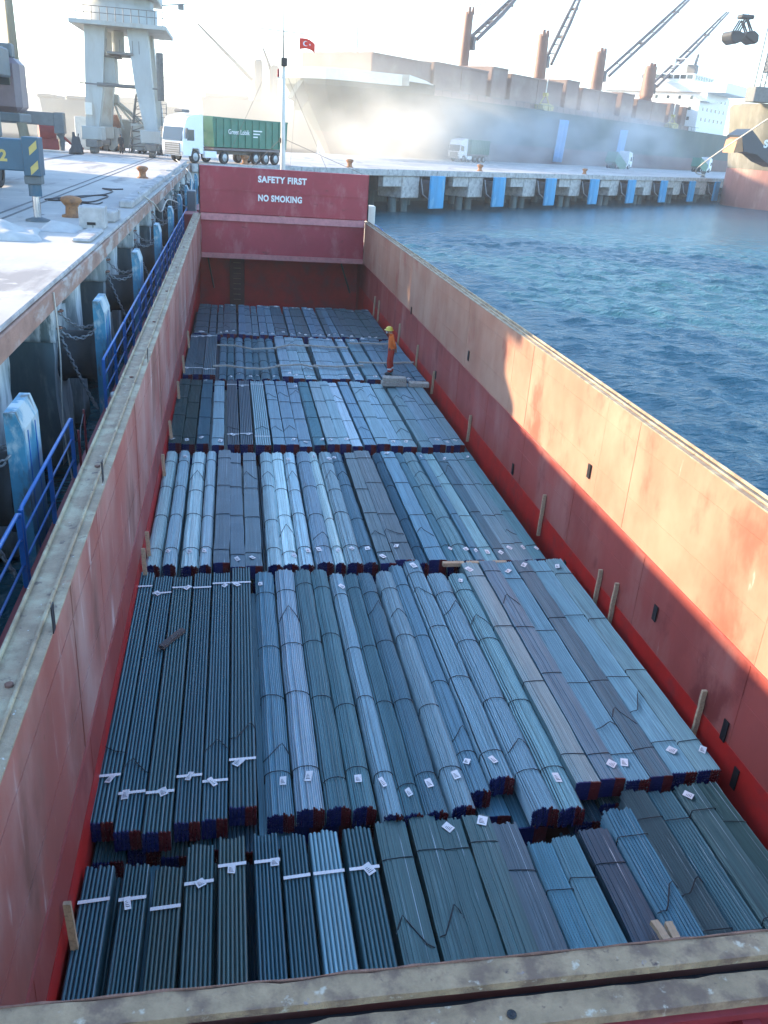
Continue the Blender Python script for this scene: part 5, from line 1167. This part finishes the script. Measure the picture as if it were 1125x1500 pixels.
# ------------------------------------------------------------------ vessel at the right edge
vb = at_z(1068, 306, 0); VD = 1.0
vs_ = empty('moored_vessel', (vb.x, vb.y, 0), 0, 'vessel bow with olive upper hull and faded red underbody entering at the right edge', 'vessel')
def vz(px, py): return at_y(px, py, vb.y+3).z
def vx(px, py): return at_y(px, py, vb.y+10).x-vb.x
zred = vz(1090, 248); ztop_ = vz(1110, 150); n = 28
def ring(z, x0, R_, y0=10): return [(x0+R_-R_*cos(a), y0-R_*1.0*sin(a), z) for a in [pi*(-.15)+pi*1.0*j/n for j in range(n+1)]]
def shell(rings, name, mt):
    m = MB(); vs = [v for r in rings for v in r]; k = n+1
    m.add(vs, [(i*k+j, i*k+j+1, (i+1)*k+j+1, (i+1)*k+j) for i in range(len(rings)-1) for j in range(n)], 0, True); m.add(rings[-1], [tuple(range(n+1))]); return m.build(name, mt, vs_)
xw = vx(1066, 306); xd = vx(1077, 250); xt = vx(1083, 150)
shell([ring(-3, xw-.3, 13), ring(0, xw, 13), ring(zred*.5, (xw+xd)/2, 12.6), ring(zred, xd, 12.2)], 'lower_hull', M['vesselred'])
shell([ring(zred, xd+.05, 12.1), ring(zred+.1, xd-.02, 12.2), ring(zred+.1, xd+.1, 12.1), ring((zred+ztop_)/2, (xd+xt)/2, 11.6), ring(ztop_-.5, xt, 11.2), ring(ztop_, xt+.4, 10.9)], 'upper_hull', M['oliveship'])
for f in (.35, .72): shell([ring(zred+(ztop_-zred)*f, (xd+(xt-xd)*f)-.06, 11.75), ring(zred+(ztop_-zred)*f+.22, (xd+(xt-xd)*f)-.06, 11.7)], 'hull_belt', M['oliveship'])
A = [(1075, 224), (1079, 206), (1086, 198), (1101, 189), (1108, 198), (1118, 212), (1140, 214), (1140, 246), (1122, 238), (1108, 226), (1090, 222)]
yb_ = -6.5
def vpt(px, py, y): q = at_y(px, py, vb.y+y); return (q.x-vb.x, q.z)
m = MB(); m.prism([vpt(px, py, yb_) for px, py in A[2:]], yb_, yb_+4.5, 'y'); nb = m.build('bow_flare', M['navy'], vs_)
m = MB(); m.prism([vpt(px, py, yb_) for px, py in [(1074, 224), (1080, 205), (1087, 201), (1088, 222)]], yb_-.05, yb_+3.5, 'y'); m.build('sunlit_stem_face', M['orange'], nb)  # stem face coloured as struck by the sun
q0 = vpt(1119, 210, yb_); text('S', 'lettering', M['white'], nb, 1.6, (q0[0], yb_-.06, q0[1]-.6), (1, 0, 0), (0, 0, 1), .02)
q0 = vpt(1113, 140, 4); q1 = vpt(1117, -20, 4)
lb = empty('lattice_crane', (vb.x+q0[0], vb.y+4, ztop_), 0, 'slender dark lattice crane tower standing on the vessel at the right edge', 'crane')
H_ = q1[1]-ztop_
for sx in (-1, 1):
    for sy in (-1, 1): MB().tube([(sx*.95, sy*.9, 0), (sx*.95+.4, sy*.9, H_)], .11, 5).build('chord', M['cranedark'], lb)
for k in range(int(H_/1.2)):
    z0 = k*1.2; MB().tube([(-.95, -.9, z0), (.95, -.9, z0+1.2)], .06, 4).build('brace', M['cranedark'], lb); MB().tube([(.95, -.9, z0), (-.95, -.9, z0+1.2)], .05, 4).build('brace', M['cranedark'], lb)
MB().bbox(-1.9, 1.6, -1.5, 1.5, .01, 2.4, .1).build('winch_house', M['cranedark'], lb)
MB().bbox(.6, 3.4, -1.5, 1.5, H_*.28, H_*.28+2.6, .1).build('crane_cab', M['navy'], lb)
# clamshell grab hanging in the air
gp = at_y(1084, 64, vb.y+2); gb = empty('clamshell_grab', gp, 0, 'black clamshell grab hanging open in the sky by wires', 'grab')
U_ = (at_y(1094, 64, vb.y+2)-gp).x/10
def g2(px, py): q = at_y(px, py, vb.y+2)-gp; return (q.x, q.z)
for poly_ in ([(1063, 52), (1066, 46), (1077, 46), (1087, 52), (1080, 62), (1070, 66), (1064, 60)], [(1105, 52), (1099, 46), (1090, 47), (1083, 53), (1091, 60), (1099, 66), (1104, 62)]):
    m = MB(); m.prism([g2(*q) for q in poly_], -1.6, 1.6, 'y'); o = m.build('shell', M['grab'], gb); bv = o.modifiers.new('b', 'BEVEL'); bv.width = .2; bv.segments = 2
for a, b_ in (((1076, 47), (1087, 29)), ((1079, 48), (1090, 29)), ((1098, 46), (1092, 29)), ((1095, 47), (1090, 30))):
    for yy in (-.8, .8): a_ = g2(*a); c_ = g2(*b_); MB().tube([(a_[0], yy, a_[1]), (c_[0], yy, c_[1])], .14, 5).build('arm', M['grab'], gb)
a_ = g2(1084, 21); c_ = g2(1101, 29); m = MB(); m.bbox(a_[0], c_[0], -.9, .9, c_[1], a_[1], .15); m.build('grab_head', M['grab'], gb)
for px in (1089, 1096): a_ = g2(px, 22); MB().tube([(a_[0], 0, a_[1]), (a_[0]+.6, 0, 45-gp.z)], .04, 4).build('hoist_wire', M['grab'], gb)

# ------------------------------------------------------------------ distant ships seen through the dust
def far_ship(px0, px1, py_deck, Y, label, bumps):
    a = at_y(px0, py_deck, Y); b_ = at_y(px1, py_deck, Y); e = empty('distant_ship', (a.x, Y, 0), 0, label, 'ship', 'distant hazy ships'); L_ = b_.x-a.x; z_ = (a.z+b_.z)/2
    m = MB(); m.prism([(0, z_), (L_*.05, 0), (L_*.97, 0), (L_, z_)], 0, 24, 'y'); m.prism([(L_*.05, 0), (L_*.97, 0), (L_*.97, -3), (L_*.05, -3)], 1, 23, 'y'); m.build('hull', M['farship'], e)
    for (p0, p1, pt, nm) in bumps:
        q0 = at_y(p0, pt, Y+8); q1 = at_y(p1, pt, Y+8); MB().bbox(q0.x-a.x, q1.x-a.x, 4, 20, z_+.01, max(q0.z, z_+1), .3).build(nm, M['farship'], e)
    return e
f1 = far_ship(295, 470, 148, 215, 'pale hazy ship with twin crane posts seen behind the green truck', [(372, 384, 88, 'crane_post'), (397, 407, 96, 'crane_post'), (300, 365, 142, 'deckhouse')])
for pa, pb_ in (((370, 118), (290, 35)), ((400, 110), (385, 70))):
    a = at_y(*pa, 223)-Vector(f1.location); b_ = at_y(*pb_, 223)-Vector(f1.location); MB().tube([a, b_], [.5, .25], 5).build('jib', M['farship'], f1)
far_ship(58, 260, 150, 240, 'pale hazy ship silhouette behind the portal crane', [(58, 84, 138, 'deckhouse'), (100, 130, 146, 'deckhouse'), (160, 240, 141, 'deckhouse')])
far_ship(-120, 40, 160, 260, 'pale hazy ship silhouette behind the mobile cranes', [(-60, -20, 150, 'deckhouse')])
hl = MB(); rg = random.Random(2); pts = [(-1000, 0)]+[(-1000+50*i, 12+10*rg.random()+14*abs(sin(i*.37))) for i in range(41)]+[(1000, 0)]
hl.prism(pts, 950, 990, 'y'); o = hl.build('hills', M['farship']); tag(o, 'low far shore beyond the harbour', 'hills', kind='structure')

# ------------------------------------------------------------------ air: harbour haze and the cargo dust
def vol_mat(name, col, dens, aniso=.3, cloud=None):
    m = bpy.data.materials.new(name); m.use_nodes = True; nt = m.node_tree; nt.nodes.remove(nt.nodes['Principled BSDF'])
    v = node(nt, 'ShaderNodeVolumePrincipled'); v.inputs['Color'].default_value = (*col, 1); v.inputs['Density'].default_value = dens; v.inputs['Anisotropy'].default_value = aniso
    nt.links.new(v.outputs[0], nt.nodes['Material Output'].inputs['Volume'])
    if cloud:
        tc = node(nt, 'ShaderNodeTexCoord'); ln = node(nt, 'ShaderNodeVectorMath', operation='LENGTH'); nt.links.new(tc.outputs['Object'], ln.inputs[0])
        fall = node(nt, 'ShaderNodeMapRange'); fall.interpolation_type = 'SMOOTHSTEP'; fall.inputs[1].default_value = 1.0; fall.inputs[2].default_value = .25; fall.inputs[3].default_value = 0; fall.inputs[4].default_value = 1
        nt.links.new(ln.outputs['Value'], fall.inputs[0])
        mp = node(nt, 'ShaderNodeMapping'); mp.inputs['Scale'].default_value = cloud; nt.links.new(tc.outputs['Object'], mp.inputs[0])
        nz = node(nt, 'ShaderNodeTexNoise'); nz.inputs['Scale'].default_value = 1; nz.inputs['Detail'].default_value = 3; nt.links.new(mp.outputs[0], nz.inputs['Vector'])
        r = node(nt, 'ShaderNodeMapRange'); r.interpolation_type = 'SMOOTHSTEP'; r.inputs[1].default_value = .38; r.inputs[2].default_value = .66; r.inputs[3].default_value = .12; r.inputs[4].default_value = 1; nt.links.new(nz.outputs[0], r.inputs[0])
        mu = node(nt, 'ShaderNodeMath', operation='MULTIPLY'); nt.links.new(fall.outputs[0], mu.inputs[0]); nt.links.new(r.outputs[0], mu.inputs[1])
        m2_ = node(nt, 'ShaderNodeMath', operation='MULTIPLY'); nt.links.new(mu.outputs[0], m2_.inputs[0]); m2_.inputs[1].default_value = dens; nt.links.new(m2_.outputs[0], v.inputs['Density'])
    return m
hz_ = MB().box(-1150, 1150, -260, 1250, -5.5, 58).build('haze', vol_mat('haze_air', (.97, .96, .93), .00045, .35)); tag(hz_, 'pale harbour haze', 'haze', kind='stuff')
def dust(px, py, t, rs, rt, rz, dens, col, lab, cl):
    s, z_ = at_t(px, py, t); bm = bmesh.new(); bmesh.ops.create_icosphere(bm, subdivisions=3, radius=1.0); zc_ = max(z_, QZ+.2)
    for v in bm.verts: v.co.z = max(v.co.z, (QZ+.05-zc_)/rz)
    me = bpy.data.meshes.new('dust'); bm.to_mesh(me); bm.free()
    o = mesh_obj('dust_cloud', me); o.location = pier(s, t, max(z_, QZ+.2)); o.rotation_euler = (0, 0, PANG); o.scale = (rs, rt, rz); me.materials.append(vol_mat('dust_'+str(px), col, dens, .3, cl)); tag(o, lab, 'dust', kind='stuff')
DC = (.95, .90, .78)
dust(590, 212, 33, 24, 8, 9, .12, DC, 'billowing pale dust rising along the bulk carrier bow', (4, 1.6, 2.2))
dust(690, 208, 33, 38, 8, 10, .085, (.93, .93, .9), 'thin dust drifting along the bulk carrier hull', (5, 1.5, 2))

dust(560, 178, 24, 48, 12, 13, .034, DC, 'wide thin veil of pale dust in front of the bulk carrier bow', (3, 1.2, 1.6))
dust(880, 205, 26, 62, 11, 11, .042, (.93, .94, .93), 'thin drifting dust along the stern half of the bulk carrier', (7, 1.5, 2))
dust(200, 170, 62, 95, 30, 24, .014, DC, 'broad pale dust bank behind the portal crane', (4, 1.5, 1.5))
